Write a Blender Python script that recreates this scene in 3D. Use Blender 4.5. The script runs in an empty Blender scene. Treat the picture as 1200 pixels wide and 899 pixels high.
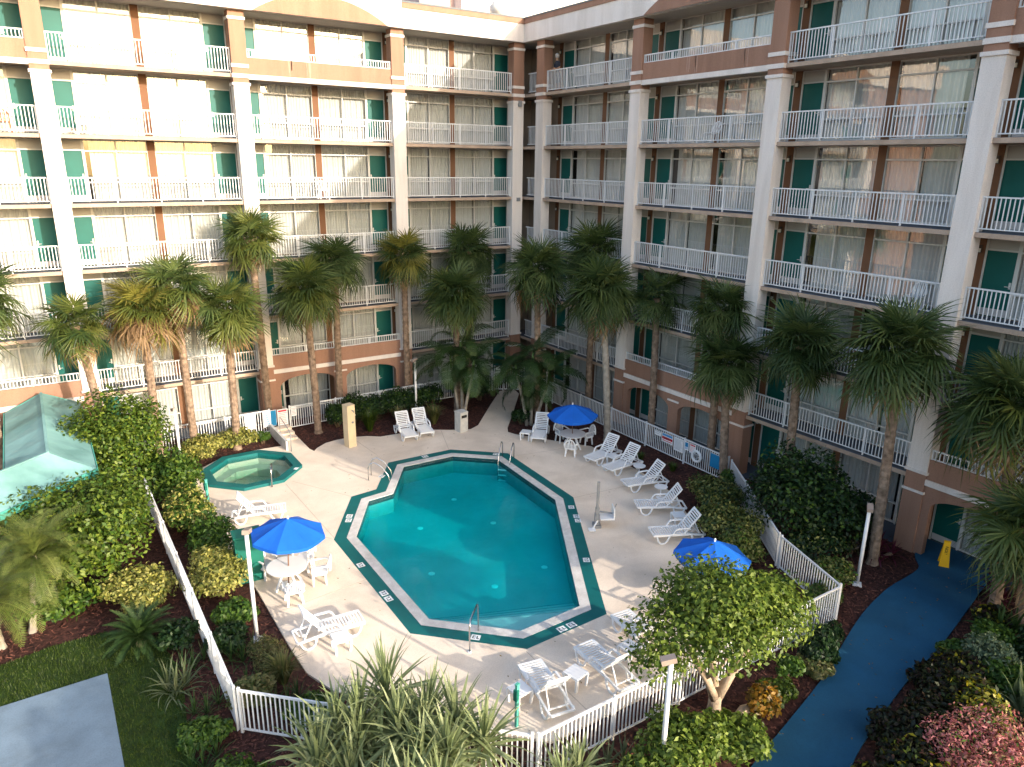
import bpy, math, random
import numpy as np
from mathutils import Vector, Matrix, Euler
R = math.radians
random.seed(7); rng = np.random.default_rng(7)
scn = bpy.context.scene
col = scn.collection

# ------------------------------------------------------------------ camera
CAM = (-24.489, -35.283, 12.631)
yaw, pitch, roll = 0.5825, 0.2942, 0.0129
cd = bpy.data.cameras.new('camera'); cam = bpy.data.objects.new('camera', cd); col.objects.link(cam)
fw = Vector((math.cos(pitch)*math.sin(yaw), math.cos(pitch)*math.cos(yaw), -math.sin(pitch)))
rt = Vector((math.cos(yaw), -math.sin(yaw), 0)); up = rt.cross(fw)
r2 = math.cos(roll)*rt + math.sin(roll)*up; u2 = math.cos(roll)*up - math.sin(roll)*rt
cam.matrix_world = Matrix(((r2.x, u2.x, -fw.x, CAM[0]), (r2.y, u2.y, -fw.y, CAM[1]), (r2.z, u2.z, -fw.z, CAM[2]), (0, 0, 0, 1)))
cd.sensor_width = 36; cd.lens = 36*854.06/1200; cd.clip_start = .1; cd.clip_end = 2000
scn.camera = cam
# ------------------------------------------------------------------ sky and sun
SUN = Vector((.345, -1, .315)).normalized()
elev = math.asin(SUN.z); az = math.atan2(SUN.x, SUN.y)
w = bpy.data.worlds.new('World'); scn.world = w; w.use_nodes = True
nt = w.node_tree; bg = nt.nodes['Background']; sky = nt.nodes.new('ShaderNodeTexSky')
sky.sky_type = 'NISHITA'; sky.sun_disc = False; sky.sun_elevation = elev; sky.sun_rotation = az
sky.air_density = 1.0; sky.dust_density = 3.0; sky.ozone_density = .8
nt.links.new(sky.outputs[0], bg.inputs[0]); bg.inputs[1].default_value = .15
sl = bpy.data.lights.new('sun', 'SUN'); sun = bpy.data.objects.new('sun', sl); col.objects.link(sun)
sl.energy = 2.0; sl.angle = R(.5); sl.color = (1, .88, .74)
sun.rotation_euler = SUN.to_track_quat('Z', 'Y').to_euler(); sun.location = (0, -60, 40)
scn.view_settings.view_transform = 'Standard'; scn.view_settings.look = 'None'
scn.view_settings.exposure = 1.9; scn.view_settings.gamma = 1
scn.cycles.max_bounces = 8; scn.cycles.transparent_max_bounces = 16; scn.cycles.caustics_reflective = False; scn.cycles.caustics_refractive = False
scn.cycles.sample_clamp_indirect = 6

# ------------------------------------------------------------------ materials
M = {}
def mat(name, c, rough=.7, var=.12, scale=3., bump=0., bscale=40., spec=.3, c2=None, metal=0., streak=False, stain=0.):
    m = bpy.data.materials.new(name); m.use_nodes = True; t = m.node_tree; b = t.nodes['Principled BSDF']
    b.inputs['Roughness'].default_value = rough; b.inputs['Metallic'].default_value = metal
    b.inputs['Specular IOR Level'].default_value = spec
    geo = t.nodes.new('ShaderNodeNewGeometry')
    n = t.nodes.new('ShaderNodeTexNoise'); n.inputs['Scale'].default_value = scale; n.inputs['Detail'].default_value = 6
    src = geo.outputs['Position']
    if streak:
        mp = t.nodes.new('ShaderNodeMapping'); mp.inputs['Scale'].default_value = (1, 1, .12)
        t.links.new(src, mp.inputs[0]); src2 = mp.outputs[0]
    else: src2 = src
    t.links.new(src2, n.inputs['Vector'])
    rp = t.nodes.new('ShaderNodeValToRGB')
    a = tuple(x*(1-var) for x in c); d = tuple(min(1, x*(1+var)) for x in (c2 or c))
    rp.color_ramp.elements[0].position = .3; rp.color_ramp.elements[1].position = .7
    rp.color_ramp.elements[0].color = (*a, 1); rp.color_ramp.elements[1].color = (*d, 1)
    t.links.new(n.outputs['Fac'], rp.inputs[0]); t.links.new(rp.outputs[0], b.inputs['Base Color'])
    if stain:
        ns = t.nodes.new('ShaderNodeTexNoise'); ns.inputs['Scale'].default_value = stain; ns.inputs['Detail'].default_value = 9; ns.inputs['Roughness'].default_value = .65; ns.inputs['Distortion'].default_value = .8
        t.links.new(src2, ns.inputs['Vector']); rs = t.nodes.new('ShaderNodeValToRGB'); rs.color_ramp.elements[0].position = .38; rs.color_ramp.elements[1].position = .58
        rs.color_ramp.elements[0].color = (.88, .865, .85, 1); rs.color_ramp.elements[1].color = (1, 1, 1, 1); t.links.new(ns.outputs['Fac'], rs.inputs[0])
        nf = t.nodes.new('ShaderNodeTexNoise'); nf.inputs['Scale'].default_value = 28; nf.inputs['Detail'].default_value = 3; t.links.new(src, nf.inputs['Vector'])
        rf = t.nodes.new('ShaderNodeValToRGB'); rf.color_ramp.elements[0].position = .25; rf.color_ramp.elements[1].position = .6; rf.color_ramp.elements[0].color = (.86, .86, .86, 1); t.links.new(nf.outputs['Fac'], rf.inputs[0])
        m1 = t.nodes.new('ShaderNodeMixRGB'); m1.blend_type = 'MULTIPLY'; m1.inputs[0].default_value = 1; t.links.new(rp.outputs[0], m1.inputs[1]); t.links.new(rs.outputs[0], m1.inputs[2])
        m2_ = t.nodes.new('ShaderNodeMixRGB'); m2_.blend_type = 'MULTIPLY'; m2_.inputs[0].default_value = 1; t.links.new(m1.outputs[0], m2_.inputs[1]); t.links.new(rf.outputs[0], m2_.inputs[2])
        t.links.new(m2_.outputs[0], b.inputs['Base Color'])
    if bump:
        n2 = t.nodes.new('ShaderNodeTexNoise'); n2.inputs['Scale'].default_value = bscale; n2.inputs['Detail'].default_value = 4
        t.links.new(src, n2.inputs['Vector'])
        bp = t.nodes.new('ShaderNodeBump'); bp.inputs['Strength'].default_value = bump; bp.inputs['Distance'].default_value = .02
        t.links.new(n2.outputs['Fac'], bp.inputs['Height']); t.links.new(bp.outputs[0], b.inputs['Normal'])
    M[name] = m; return m
def leafmat(name, cols, trans=.35, rough=.5, per='island', spec=.35):
    m = bpy.data.materials.new(name); m.use_nodes = True; t = m.node_tree; b = t.nodes['Principled BSDF']
    b.inputs['Roughness'].default_value = rough; b.inputs['Specular IOR Level'].default_value = spec
    rp = t.nodes.new('ShaderNodeValToRGB'); el = rp.color_ramp.elements
    while len(el) < len(cols): el.new(.5)
    for i, c in enumerate(cols): el[i].position = i/max(1, len(cols)-1); el[i].color = (*c, 1)
    if per == 'island':
        g = t.nodes.new('ShaderNodeNewGeometry'); o = g.outputs['Random Per Island']
    else:
        g = t.nodes.new('ShaderNodeObjectInfo'); g2 = t.nodes.new('ShaderNodeNewGeometry')
        mx = t.nodes.new('ShaderNodeMath'); mx.operation = 'MULTIPLY_ADD'; mx.inputs[1].default_value = .45
        m3 = t.nodes.new('ShaderNodeMath'); m3.operation = 'MULTIPLY'; m3.inputs[1].default_value = .55
        t.links.new(g.outputs['Random'], m3.inputs[0]); t.links.new(g2.outputs['Random Per Island'], mx.inputs[0]); t.links.new(m3.outputs[0], mx.inputs[2])
        o = mx.outputs[0]
    t.links.new(o, rp.inputs[0]); t.links.new(rp.outputs[0], b.inputs['Base Color'])
    tr = t.nodes.new('ShaderNodeBsdfTranslucent'); t.links.new(rp.outputs[0], tr.inputs[0])
    mix = t.nodes.new('ShaderNodeMixShader'); mix.inputs[0].default_value = trans
    t.links.new(b.outputs[0], mix.inputs[1]); t.links.new(tr.outputs[0], mix.inputs[2])
    t.links.new(mix.outputs[0], t.nodes['Material Output'].inputs[0]); M[name] = m; return m

mat('tan', (.33, .187, .13), .9, .07, 1.2, .25, 60, streak=True, stain=1.3)
mat('cream', (.76, .70, .655), .9, .05, 1.5, .25, 60, streak=True, stain=1.1)
mat('slab', (.44, .335, .26), .9, .1, 2, .15, 50, stain=1.2)
mat('soffit', (.5, .44, .38), .9, .06, 2)
mat('rail', (.66, .67, .68), .45, .03, 2)
mat('door', (.004, .10, .086), .5, .08, 1.5)
mat('kick', (.55, .52, .5), .5, .05, 3)
mat('frame', (.60, .59, .56), .5, .04, 3)
mat('transom', (.44, .42, .39), .7, .05, 2)
mat('pilaster', (.17, .085, .047), .85, .08, 2)
mat('recess', (.26, .21, .17), .9, .06, 2)
mat('curtain', (.55, .54, .52), .9, .04, 2)
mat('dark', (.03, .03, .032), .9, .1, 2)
mat('carpet', (.10, .11, .13), .95, .1, 2)
mat('lamp_glass', (.8, .78, .7), .4, .02, 2)
mat('bronze', (.06, .045, .035), .5, .1, 5)
mat('steel', (.55, .56, .57), .25, .05, 5, metal=1.)
mat('grey_metal', (.22, .23, .24), .45, .08, 5)
mat('white_plastic', (.72, .73, .74), .4, .03, 3)
mat('blue_cloth', (.004, .10, .48), .8, .07, 3, .1, 200)
mat('blue_plastic', (.01, .10, .42), .4, .07, 3)
mat('blue_board', (.01, .19, .40), .5, .07, 3)
mat('wood_pole', (.16, .07, .035), .6, .15, 10)
mat('deck', (.74, .625, .505), .85, .06, .55, .12, 80, c2=(.78, .67, .55), stain=.5)
mat('joint', (.46, .38, .30), .9, .1, 3)
mat('pool_green', (.004, .115, .115), .55, .12, 1.5, .08, 60)
mat('coping', (.62, .60, .57), .75, .12, 4, .15, 60, stain=1.5)
mat('plaster', (.31, .48, .50), .7, .10, .8)
mat('pool_dark_teal', (.13, .30, .32), .5, .1, 4)  # darker than plaster: weaker light on the basin walls put into the colour
mat('spa_plaster', (.42, .46, .41), .7, .08, 1)
mat('tile_white', (.72, .74, .74), .4, .03, 3)
mat('tile_dark', (.01, .05, .06), .4, .1, 3)
mat('mulch', (.028, .010, .008), .95, .5, 9, 1., 45, c2=(.055, .020, .015))
mat('chip', (.05, .017, .012), .95, .6, 30, c2=(.115, .045, .032))
mat('soil', (.035, .026, .02), .95, .4, 5, .5, 30)
mat('grassground', (.02, .042, .006), .95, .4, 3, .6, 40)
mat('path', (.012, .085, .165), .8, .12, .7, .1, 70, stain=.6)
mat('padgrey', (.165, .23, .295), .85, .12, 1.2, .15, 70, stain=.9)
mat('walk', (.085, .10, .125), .85, .1, 1, .1, 60)
mat('teal_canvas', (.13, .275, .265), .7, .15, .9, .1, 120, c2=(.19, .36, .35), streak=True)
mat('teal_trim', (.07, .33, .27), .6, .05, 2)
mat('post_green', (.005, .115, .085), .55, .1, 3)
mat('shower_tan', (.62, .50, .33), .85, .08, 2, .15, 60)
mat('bin', (.50, .49, .46), .7, .1, 8, .3, 90)
mat('yellow', (.75, .42, .01), .5, .06, 3)
mat('black', (.012, .012, .012), .5, .1, 3)
mat('red_print', (.55, .03, .05), .5, .05, 3)
mat('pink_print', (.70, .42, .42), .5, .05, 3)
mat('blue_print', (.08, .28, .55), .5, .05, 3)
mat('grey_print', (.45, .47, .5), .5, .05, 3)
mat('trunk', (.165, .115, .08), .95, .35, 6, .9, 18, c2=(.23, .165, .12))
mat('trunk_grey', (.27, .24, .20), .9, .3, 5, .6, 14)
mat('bark', (.33, .26, .19), .9, .3, 6, .6, 25)
mat('twig', (.09, .06, .035), .9, .3, 6)
mat('terracotta', (.30, .12, .06), .8, .1, 3)
mat('skin', (.42, .24, .16), .6, .05, 6); mat('hair', (.03, .02, .015), .7, .2, 20); mat('hair_grey', (.42, .40, .38), .7, .2, 20)
mat('cloth_grey', (.16, .16, .18), .9, .1, 8); mat('cloth_white', (.65, .65, .66), .9, .05, 8); mat('cloth_red', (.38, .05, .06), .9, .1, 8); mat('cloth_dark', (.03, .035, .05), .9, .1, 8)
mat('lamp_head', (.27, .22, .19), .5, .06, 5)
mat('roofing', (.13, .15, .16), .7, .1, 3)
mat('pinkpipe', (.45, .33, .31), .8, .06, 3)
leafmat('leaf_green', [(.022, .05, .005), (.075, .126, .012), (.17, .225, .026)])
leafmat('leaf_mid', [(.02, .055, .008), (.05, .11, .014), (.10, .17, .02)])
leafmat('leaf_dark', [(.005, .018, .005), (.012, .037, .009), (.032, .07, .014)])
leafmat('leaf_ficus', [(.035, .07, .010), (.095, .15, .018), (.20, .26, .045)], spec=.3, rough=.5)
leafmat('leaf_yellow', [(.11, .14, .025), (.30, .29, .06), (.46, .43, .14)])
leafmat('leaf_varieg', [(.035, .065, .012), (.11, .135, .03), (.23, .235, .075)])
leafmat('leaf_croton', [(.03, .006, .008), (.02, .035, .008), (.06, .09, .01), (.34, .28, .01)])
leafmat('leaf_crotondark', [(.012, .005, .005), (.007, .014, .005), (.026, .036, .008), (.04, .014, .009)])
leafmat('leaf_orange', [(.04, .05, .01), (.20, .09, .01), (.30, .16, .01), (.06, .08, .01)])
leafmat('leaf_pink', [(.10, .05, .03), (.42, .12, .13), (.62, .24, .24), (.30, .20, .10)])
leafmat('leaf_burgundy', [(.03, .006, .012), (.09, .012, .03), (.05, .01, .02)])
leafmat('leaf_grey', [(.06, .10, .05), (.12, .17, .09), (.2, .25, .15)])
leafmat('grass', [(.018, .042, .005), (.045, .08, .008), (.08, .12, .012)])
leafmat('grass_tan', [(.05, .08, .02), (.12, .13, .04), (.2, .17, .07)])
leafmat('frond', [(.018, .042, .013), (.055, .092, .026), (.14, .18, .058)], per='obj')
leafmat('frond_sun', [(.035, .062, .012), (.08, .11, .022), (.17, .18, .045)], per='obj')  # lighter, warmer copy of frond: sunlight put into the colour
leafmat('frond_dead', [(.13, .075, .035), (.26, .165, .085), (.34, .24, .13)], per='obj')
leafmat('frond_yellow', [(.09, .10, .018), (.17, .17, .03), (.26, .22, .06)], per='obj')
leafmat('frond_deep', [(.010, .03, .009), (.028, .062, .016), (.06, .105, .026)], per='obj')
leafmat('frond_date', [(.05, .085, .018), (.12, .16, .035), (.22, .24, .07)], per='obj')
leafmat('strap', [(.085, .125, .05), (.20, .25, .115), (.38, .42, .24)], per='obj')
leafmat('strap_dark', [(.018, .05, .012), (.04, .085, .02), (.08, .13, .035)], per='obj')
leafmat('flax', [(.05, .075, .03), (.10, .13, .06), (.22, .24, .14)], per='obj')
leafmat('flower', [(.45, .42, .2), (.6, .56, .32)])

def glassmat(name, tint, ior=1.5, wav=0.):
    m = bpy.data.materials.new(name); m.use_nodes = True; t = m.node_tree
    t.nodes.remove(t.nodes['Principled BSDF']); out = t.nodes['Material Output']
    tr = t.nodes.new('ShaderNodeBsdfTransparent'); tr.inputs[0].default_value = (*tint, 1)
    gl = t.nodes.new('ShaderNodeBsdfGlossy'); gl.inputs['Roughness'].default_value = .01
    # Schlick reflectance, the same from both sides of the sheet
    f0 = ((ior-1)/(ior+1))**2; g0 = t.nodes.new('ShaderNodeNewGeometry')
    dt = t.nodes.new('ShaderNodeVectorMath'); dt.operation = 'DOT_PRODUCT'
    t.links.new(g0.outputs['Incoming'], dt.inputs[0]); t.links.new(g0.outputs['Normal'], dt.inputs[1])
    def mth(op, a, b=None):
        q = t.nodes.new('ShaderNodeMath'); q.operation = op
        for i, x in enumerate((a, b)):
            if x is None: continue
            if isinstance(x, (int, float)): q.inputs[i].default_value = x
            else: t.links.new(x, q.inputs[i])
        return q.outputs[0]
    sch = mth('ADD', mth('MULTIPLY', mth('POWER', mth('SUBTRACT', 1., mth('ABSOLUTE', dt.outputs['Value'])), 5.), 1-f0), f0)
    mx = t.nodes.new('ShaderNodeMixShader')
    t.links.new(sch, mx.inputs[0]); t.links.new(tr.outputs[0], mx.inputs[1]); t.links.new(gl.outputs[0], mx.inputs[2]); t.links.new(mx.outputs[0], out.inputs[0])
    if wav:
        g = t.nodes.new('ShaderNodeNewGeometry'); n = t.nodes.new('ShaderNodeTexNoise'); n.inputs['Scale'].default_value = 2.2 if wav > .5 else 1.2
        n.inputs['Detail'].default_value = 3
        t.links.new(g.outputs['Position'], n.inputs['Vector']); b = t.nodes.new('ShaderNodeBump'); b.inputs['Strength'].default_value = wav; b.inputs['Distance'].default_value = .03
        t.links.new(n.outputs['Fac'], b.inputs['Height']); t.links.new(b.outputs[0], gl.inputs['Normal']); t.links.new(b.outputs[0], dt.inputs[1])
    M[name] = m; return m
glassmat('glass', (.93, .96, .96), 2.1, .06)
m = glassmat('water', (1, 1, 1), 1.33, .7)
va = m.node_tree.nodes.new('ShaderNodeVolumeAbsorption'); va.inputs['Color'].default_value = (0, .945, .955, 1); va.inputs['Density'].default_value = 1.9
m.node_tree.links.new(va.outputs[0], m.node_tree.nodes['Material Output'].inputs['Volume'])
m = glassmat('spa_water', (1, 1, 1), 1.33, .9)
va = m.node_tree.nodes.new('ShaderNodeVolumeAbsorption'); va.inputs['Color'].default_value = (.5, .8, .68, 1); va.inputs['Density'].default_value = .8
m.node_tree.links.new(va.outputs[0], m.node_tree.nodes['Material Output'].inputs['Volume'])

# ------------------------------------------------------------------ mesh helpers
class MB:
    def __init__(s): s.v = []; s.f = []
    def box(s, x0, x1, y0, y1, z0, z1):
        b = len(s.v)
        s.v += [(x0, y0, z0), (x1, y0, z0), (x1, y1, z0), (x0, y1, z0), (x0, y0, z1), (x1, y0, z1), (x1, y1, z1), (x0, y1, z1)]
        s.f += [(b+3, b+2, b+1, b), (b+4, b+5, b+6, b+7), (b, b+1, b+5, b+4), (b+1, b+2, b+6, b+5), (b+2, b+3, b+7, b+6), (b+3, b, b+4, b+7)]; return s
    def bar(s, p, q, wd, ht, upv=(0, 0, 1)):
        p = Vector(p); q = Vector(q); d = (q-p).normalized(); u = Vector(upv)
        if abs(d.dot(u)) > .98: u = Vector((0, 1, 0))
        x = d.cross(u).normalized(); u = x.cross(d).normalized(); b = len(s.v)
        for e in (p, q):
            for a, c in ((-1, -1), (1, -1), (1, 1), (-1, 1)): s.v.append(tuple(e + x*a*wd/2 + u*c*ht/2))
        s.f += [(b, b+1, b+2, b+3), (b+7, b+6, b+5, b+4)] + [(b+i, b+4+i, b+4+(i+1) % 4, b+(i+1) % 4) for i in range(4)]; return s
    def prism(s, poly, z0, z1, inward=False):
        n = len(poly); b = len(s.v)
        s.v += [(x, y, z0) for x, y in poly] + [(x, y, z1) for x, y in poly]
        s.f += [tuple(range(b+n-1, b-1, -1)), tuple(range(b+n, b+2*n))] + [(b+i, b+(i+1) % n, b+n+(i+1) % n, b+n+i) for i in range(n)]; return s
    def ring(s, outer, inner, z0, z1):
        n = len(outer); b = len(s.v)
        for P, z in ((outer, z0), (inner, z0), (outer, z1), (inner, z1)): s.v += [(x, y, z) for x, y in P]
        for i in range(n):
            j = (i+1) % n
            s.f += [(b+2*n+i, b+2*n+j, b+3*n+j, b+3*n+i), (b+i, b+j, b+2*n+j, b+2*n+i), (b+n+j, b+n+i, b+3*n+i, b+3*n+j), (b+j, b+i, b+n+i, b+n+j)]
        return s
    def tube(s, pts, r, n=8, cap=True):
        pts = [Vector(p) for p in pts]; rs = r if isinstance(r, (list, tuple)) else [r]*len(pts); b = len(s.v)
        for i, p in enumerate(pts):
            d = (pts[min(i+1, len(pts)-1)] - pts[max(i-1, 0)]).normalized()
            u = Vector((0, 0, 1)) if abs(d.z) < .9 else Vector((1, 0, 0))
            x = d.cross(u).normalized(); y = x.cross(d)
            for k in range(n):
                a = 2*math.pi*k/n; s.v.append(tuple(p + (x*math.cos(a) + y*math.sin(a))*rs[i]))
        for i in range(len(pts)-1):
            for k in range(n):
                k2 = (k+1) % n; s.f.append((b+i*n+k, b+(i+1)*n+k, b+(i+1)*n+k2, b+i*n+k2))
        if cap: s.f += [tuple(range(b, b+n)), tuple(range(b+len(pts)*n-1, b+(len(pts)-1)*n-1, -1))]
        return s
    def lathe(s, prof, n=16, c=(0, 0)):
        b = len(s.v)
        for r, z in prof:
            for k in range(n):
                a = 2*math.pi*k/n; s.v.append((c[0]+r*math.cos(a), c[1]+r*math.sin(a), z))
        for i in range(len(prof)-1):
            for k in range(n):
                k2 = (k+1) % n; s.f.append((b+i*n+k, b+i*n+k2, b+(i+1)*n+k2, b+(i+1)*n+k))
        return s
    def mesh(s, name, m=None, smooth=False):
        me = bpy.data.meshes.new(name); me.from_pydata(s.v, [], s.f); me.update()
        if m: me.materials.append(M[m])
        if smooth:
            me.polygons.foreach_set('use_smooth', [True]*len(me.polygons))
        return me
def add(name, me, parent=None, loc=(0, 0, 0), rot=(0, 0, 0), sc=None):
    o = bpy.data.objects.new(name, me); col.objects.link(o); o.location = loc; o.rotation_euler = rot
    if sc is not None: o.scale = (sc, sc, sc) if isinstance(sc, (int, float)) else sc
    if parent: o.parent = parent
    return o
def tag(o, label=None, cat=None, group=None, kind=None):
    if label: o['label'] = label
    if cat: o['category'] = cat
    if group: o['group'] = group
    if kind: o['kind'] = kind
    return o
def thing(name, label, cat, loc=(0, 0, 0), rz=0, group=None):
    o = add(name, None, None, loc, (0, 0, rz)); o.empty_display_size = .2
    return tag(o, label, cat, group)
def part(name, mb, m, parent, loc=(0, 0, 0), rot=(0, 0, 0), smooth=False):
    return add(name, mb.mesh(name, m, smooth), parent, loc, rot)
def npmesh(name, V, F, m):
    me = bpy.data.meshes.new(name); k = F.shape[1]
    me.vertices.add(len(V)); me.vertices.foreach_set('co', np.asarray(V, np.float32).ravel())
    me.loops.add(F.size); me.loops.foreach_set('vertex_index', F.astype(np.int32).ravel())
    me.polygons.add(len(F)); me.polygons.foreach_set('loop_start', np.arange(0, F.size, k, dtype=np.int32))
    me.update(calc_edges=True); me.validate()
    if m: me.materials.append(M[m])
    return me
def offset_poly(P, d):
    n = len(P); out = []
    A = sum(P[i][0]*P[(i+1) % n][1]-P[(i+1) % n][0]*P[i][1] for i in range(n)); sg = 1 if A > 0 else -1
    for i in range(n):
        p0, p1, p2 = Vector(P[i-1]), Vector(P[i]), Vector(P[(i+1) % n])
        a = (p1-p0).normalized(); b = (p2-p1).normalized()
        na = Vector((a.y, -a.x))*sg; nb = Vector((b.y, -b.x))*sg
        m_ = (na+nb).normalized(); k = d/max(.3, m_.dot(na)); out.append(tuple(p1+m_*k))
    return out

# ================================================================== SETTING: ground
POOL_OUT = [(-12.76, -7.75), (-9.73, -7.83), (-7.74, -9.58), (-8.0, -14.76), (-11.95, -21.44), (-14.83, -21.52), (-17.2, -19.22), (-17.15, -13.03), (-15.38, -10.12), (-14.29, -10.01)]
POOL_OUT = POOL_OUT[::-1]
POOL_MID = offset_poly(POOL_OUT, -.42); POOL_IN = offset_poly(POOL_OUT, -.74)
SPA_C = (-18.0, -5.55)
def ngon(c, r, n, a0=0): return [(c[0]+r*math.cos(a0+2*math.pi*i/n), c[1]+r*math.sin(a0+2*math.pi*i/n)) for i in range(n)]
SPA_OUT = ngon(SPA_C, 2.05, 8, R(22.5)); SPA_IN = ngon(SPA_C, 1.68, 8, R(22.5))

def poly_hole(outer, holes, z, z0=None):
    """flat sheet with holes, triangulated; gives vertices and faces"""
    from mathutils.geometry import tessellate_polygon
    loops = [[Vector((x, y, 0)) for x, y in outer]] + [[Vector((x, y, 0)) for x, y in h] for h in holes]
    tris = tessellate_polygon(loops); V = [v for L in loops for v in L]
    mb = MB(); mb.v = [(v.x, v.y, z) for v in V]
    for t in tris:
        a, b, c = (mb.v[i] for i in t)
        cr = (b[0]-a[0])*(c[1]-a[1])-(b[1]-a[1])*(c[0]-a[0])
        mb.f.append(tuple(t) if cr > 0 else tuple(t[::-1]))
    if z0 is not None:                       # outer skirt gives the sheet its thickness
        n = len(outer); b = len(mb.v); mb.v += [(x, y, z0) for x, y in outer]
        for i in range(n): mb.f.append((i, (i+1) % n, b+(i+1) % n, b+i))
    return mb
def struct(name, mb, m, kind='structure'): return tag(add(name, mb.mesh(name, m)), kind=kind)

big = [(-400, -400), (400, -400), (400, 400), (-400, 400)]
struct('ground', poly_hole(big, [offset_poly(POOL_OUT, -.3), offset_poly(SPA_OUT, -.15)], -.03), 'mulch')

DECK = [(-3.05, -1.45), (-4.9, -3.4), (-7.0, -5.7), (-7.6, -6.0), (-8.48, -5.6), (-9.4, -5.0), (-10.6, -4.75), (-11.8, -4.65), (-12.3, -4.25), (-13.0, -4.0), (-13.7, -3.97), (-14.3, -4.1), (-14.85, -4.5), (-15.07, -4.78), (-15.16, -4.4), (-15.15, -1.5), (-15.95, -1.5), (-16.02, -3.4), (-17.2, -3.3), (-18.8, -3.45), (-20.2, -4.5), (-20.4, -6.5), (-20.4, -9.0), (-20.35, -12.0), (-20.22, -14.9), (-20.2, -18.3), (-20.15, -19.3), (-19.8, -20.3), (-18.9, -21.4), (-17.2, -23.6), (-16.2, -24.55), (-12, -24.6), (-9.6, -24.4), (-8.0, -23.2), (-6.6, -20.9), (-5.4, -18.5), (-4.4, -16.65), (-4.05, -15), (-3.95, -13), (-3.95, -10.9), (-4.6, -10.0), (-5.55, -8.6), (-6.1, -7.75), (-6.25, -7.3), (-5.9, -6.7), (-4.7, -5.3), (-2.35, -2.4), (-2.1, -1.45)]
struct('pool_deck', poly_hole(DECK, [POOL_OUT[::-1], SPA_OUT], .03, -.1), 'deck')
jb = MB()
for p, q in (((-17.2, -12.9), (-20.3, -9.2)), ((-15.38, -10.1), (-16.9, -7.5)), ((-17.2, -16), (-20.2, -16.3)), ((-17.2, -19.3), (-19.3, -21)), ((-14.9, -21.6), (-14.9, -24.5)), ((-12, -21.5), (-11.9, -24.5)), ((-8, -14.8), (-4.1, -15.2)), ((-7.8, -10), (-4.1, -10.6)), ((-12.8, -7.7), (-13, -4.1)), ((-9.8, -7.8), (-8.9, -5.3)), ((-17.2, -7.6), (-17.1, -12.9))):
    jb.bar((*p, .031), (*q, .031), .018, .006)
struct('deck_joint', jb, 'joint')
PATH_L = [(.7, -23.9), (-.76, -24.38), (-1.6, -24.95), (-3.57, -25.07), (-5.53, -25.44), (-7.52, -26.05), (-9.23, -26.59), (-11.23, -27.07), (-12.93, -27.47), (-16, -28.3), (-22, -31.5)]
PATH_R = [(.7, -26.5), (-.6, -26.6), (-2.94, -27.07), (-5.21, -27.5), (-7.37, -27.8), (-9.52, -28.25), (-11.18, -28.7), (-14, -29.9), (-21, -33.5)]
def smooth_line(P, k=4):
    out = []
    for i in range(len(P)-1):
        p0, p1, p2, p3 = (Vector(P[max(0, min(len(P)-1, j))]) for j in (i-1, i, i+1, i+2))
        for u in range(k):
            t_ = u/k; out.append(tuple(.5*((2*p1)+(p2-p0)*t_+(2*p0-5*p1+4*p2-p3)*t_*t_+(3*p1-p0-3*p2+p3)*t_**3)))
    return out+[P[-1]]
PATH_L = smooth_line(PATH_L); PATH_R = smooth_line(PATH_R)
struct('path', poly_hole(PATH_L + PATH_R[::-1], [], .02, -.1), 'path')
LAWN = [(-33, -15.6), (-28, -15.0), (-25.6, -14.55), (-24.3, -14.6), (-23.4, -15.4), (-22.95, -16.6), (-22.9, -18.2), (-23.1, -19.8), (-23.1, -26), (-33, -26)]
struct('lawn', poly_hole(LAWN, [], -.01, -.1), 'grassground')
struct('garden_slab', poly_hole([(-33, -16.55), (-24.44, -16.6), (-24.44, -24), (-33, -24)], [], .03, -.1), 'padgrey')
# walkways along the two wings
struct('walkway', MB().box(-40, -.58, .05, 1.5, -.1, .012).box(-.58, .8, -46, 1.5, -.1, .012), 'walk')

# grass blades, bark chips
def blades(name, n, region, h, wd, m, lean=.5):
    P = region(n); n = len(P); a = rng.uniform(0, 2*np.pi, n); hh = h*rng.uniform(.5, 1.2, n)
    d = np.stack([np.cos(a), np.sin(a), 0*a], 1); q = np.stack([-np.sin(a), np.cos(a), 0*a], 1)
    tip = P + d*(lean*hh*rng.uniform(.3, 1.2, n))[:, None]; tip[:, 2] += hh
    V = np.stack([P - q*wd/2, P + q*wd/2, tip], 1).reshape(-1, 3); F = np.arange(3*n).reshape(n, 3)
    return tag(add(name, npmesh(name, V, F, m)), kind='stuff')
def inpoly(P, poly):
    x, y = P[:, 0], P[:, 1]; r = np.zeros(len(P), bool); n = len(poly)
    for i in range(n):
        x1, y1 = poly[i]; x2, y2 = poly[(i+1) % n]
        c = (y1 > y) != (y2 > y)
        with np.errstate(divide='ignore', invalid='ignore'): xx = (x2-x1)*(y-y1)/(y2-y1)+x1
        r ^= c & (x < xx)
    return r
def lawn_region(n):
    P = np.stack([rng.uniform(-28.5, -22.8, n), rng.uniform(-22.5, -14.4, n), np.full(n, -.01)], 1)
    P = P[inpoly(P, LAWN)]; return P[~((P[:, 0] < -24.44) & (P[:, 1] < -16.6))]
tag(blades('grass', 60000, lawn_region, .07, .012, 'grass'), 'short green lawn grass around the grey garden slab', 'grass')
def mulch_region(n):
    P = np.stack([rng.uniform(-27, 0, n), rng.uniform(-32, -1.0, n), np.full(n, -.02)], 1)
    k = inpoly(P, DECK) | inpoly(P, LAWN) | inpoly(P, PATH_L + PATH_R[::-1]); return P[~k]
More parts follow.
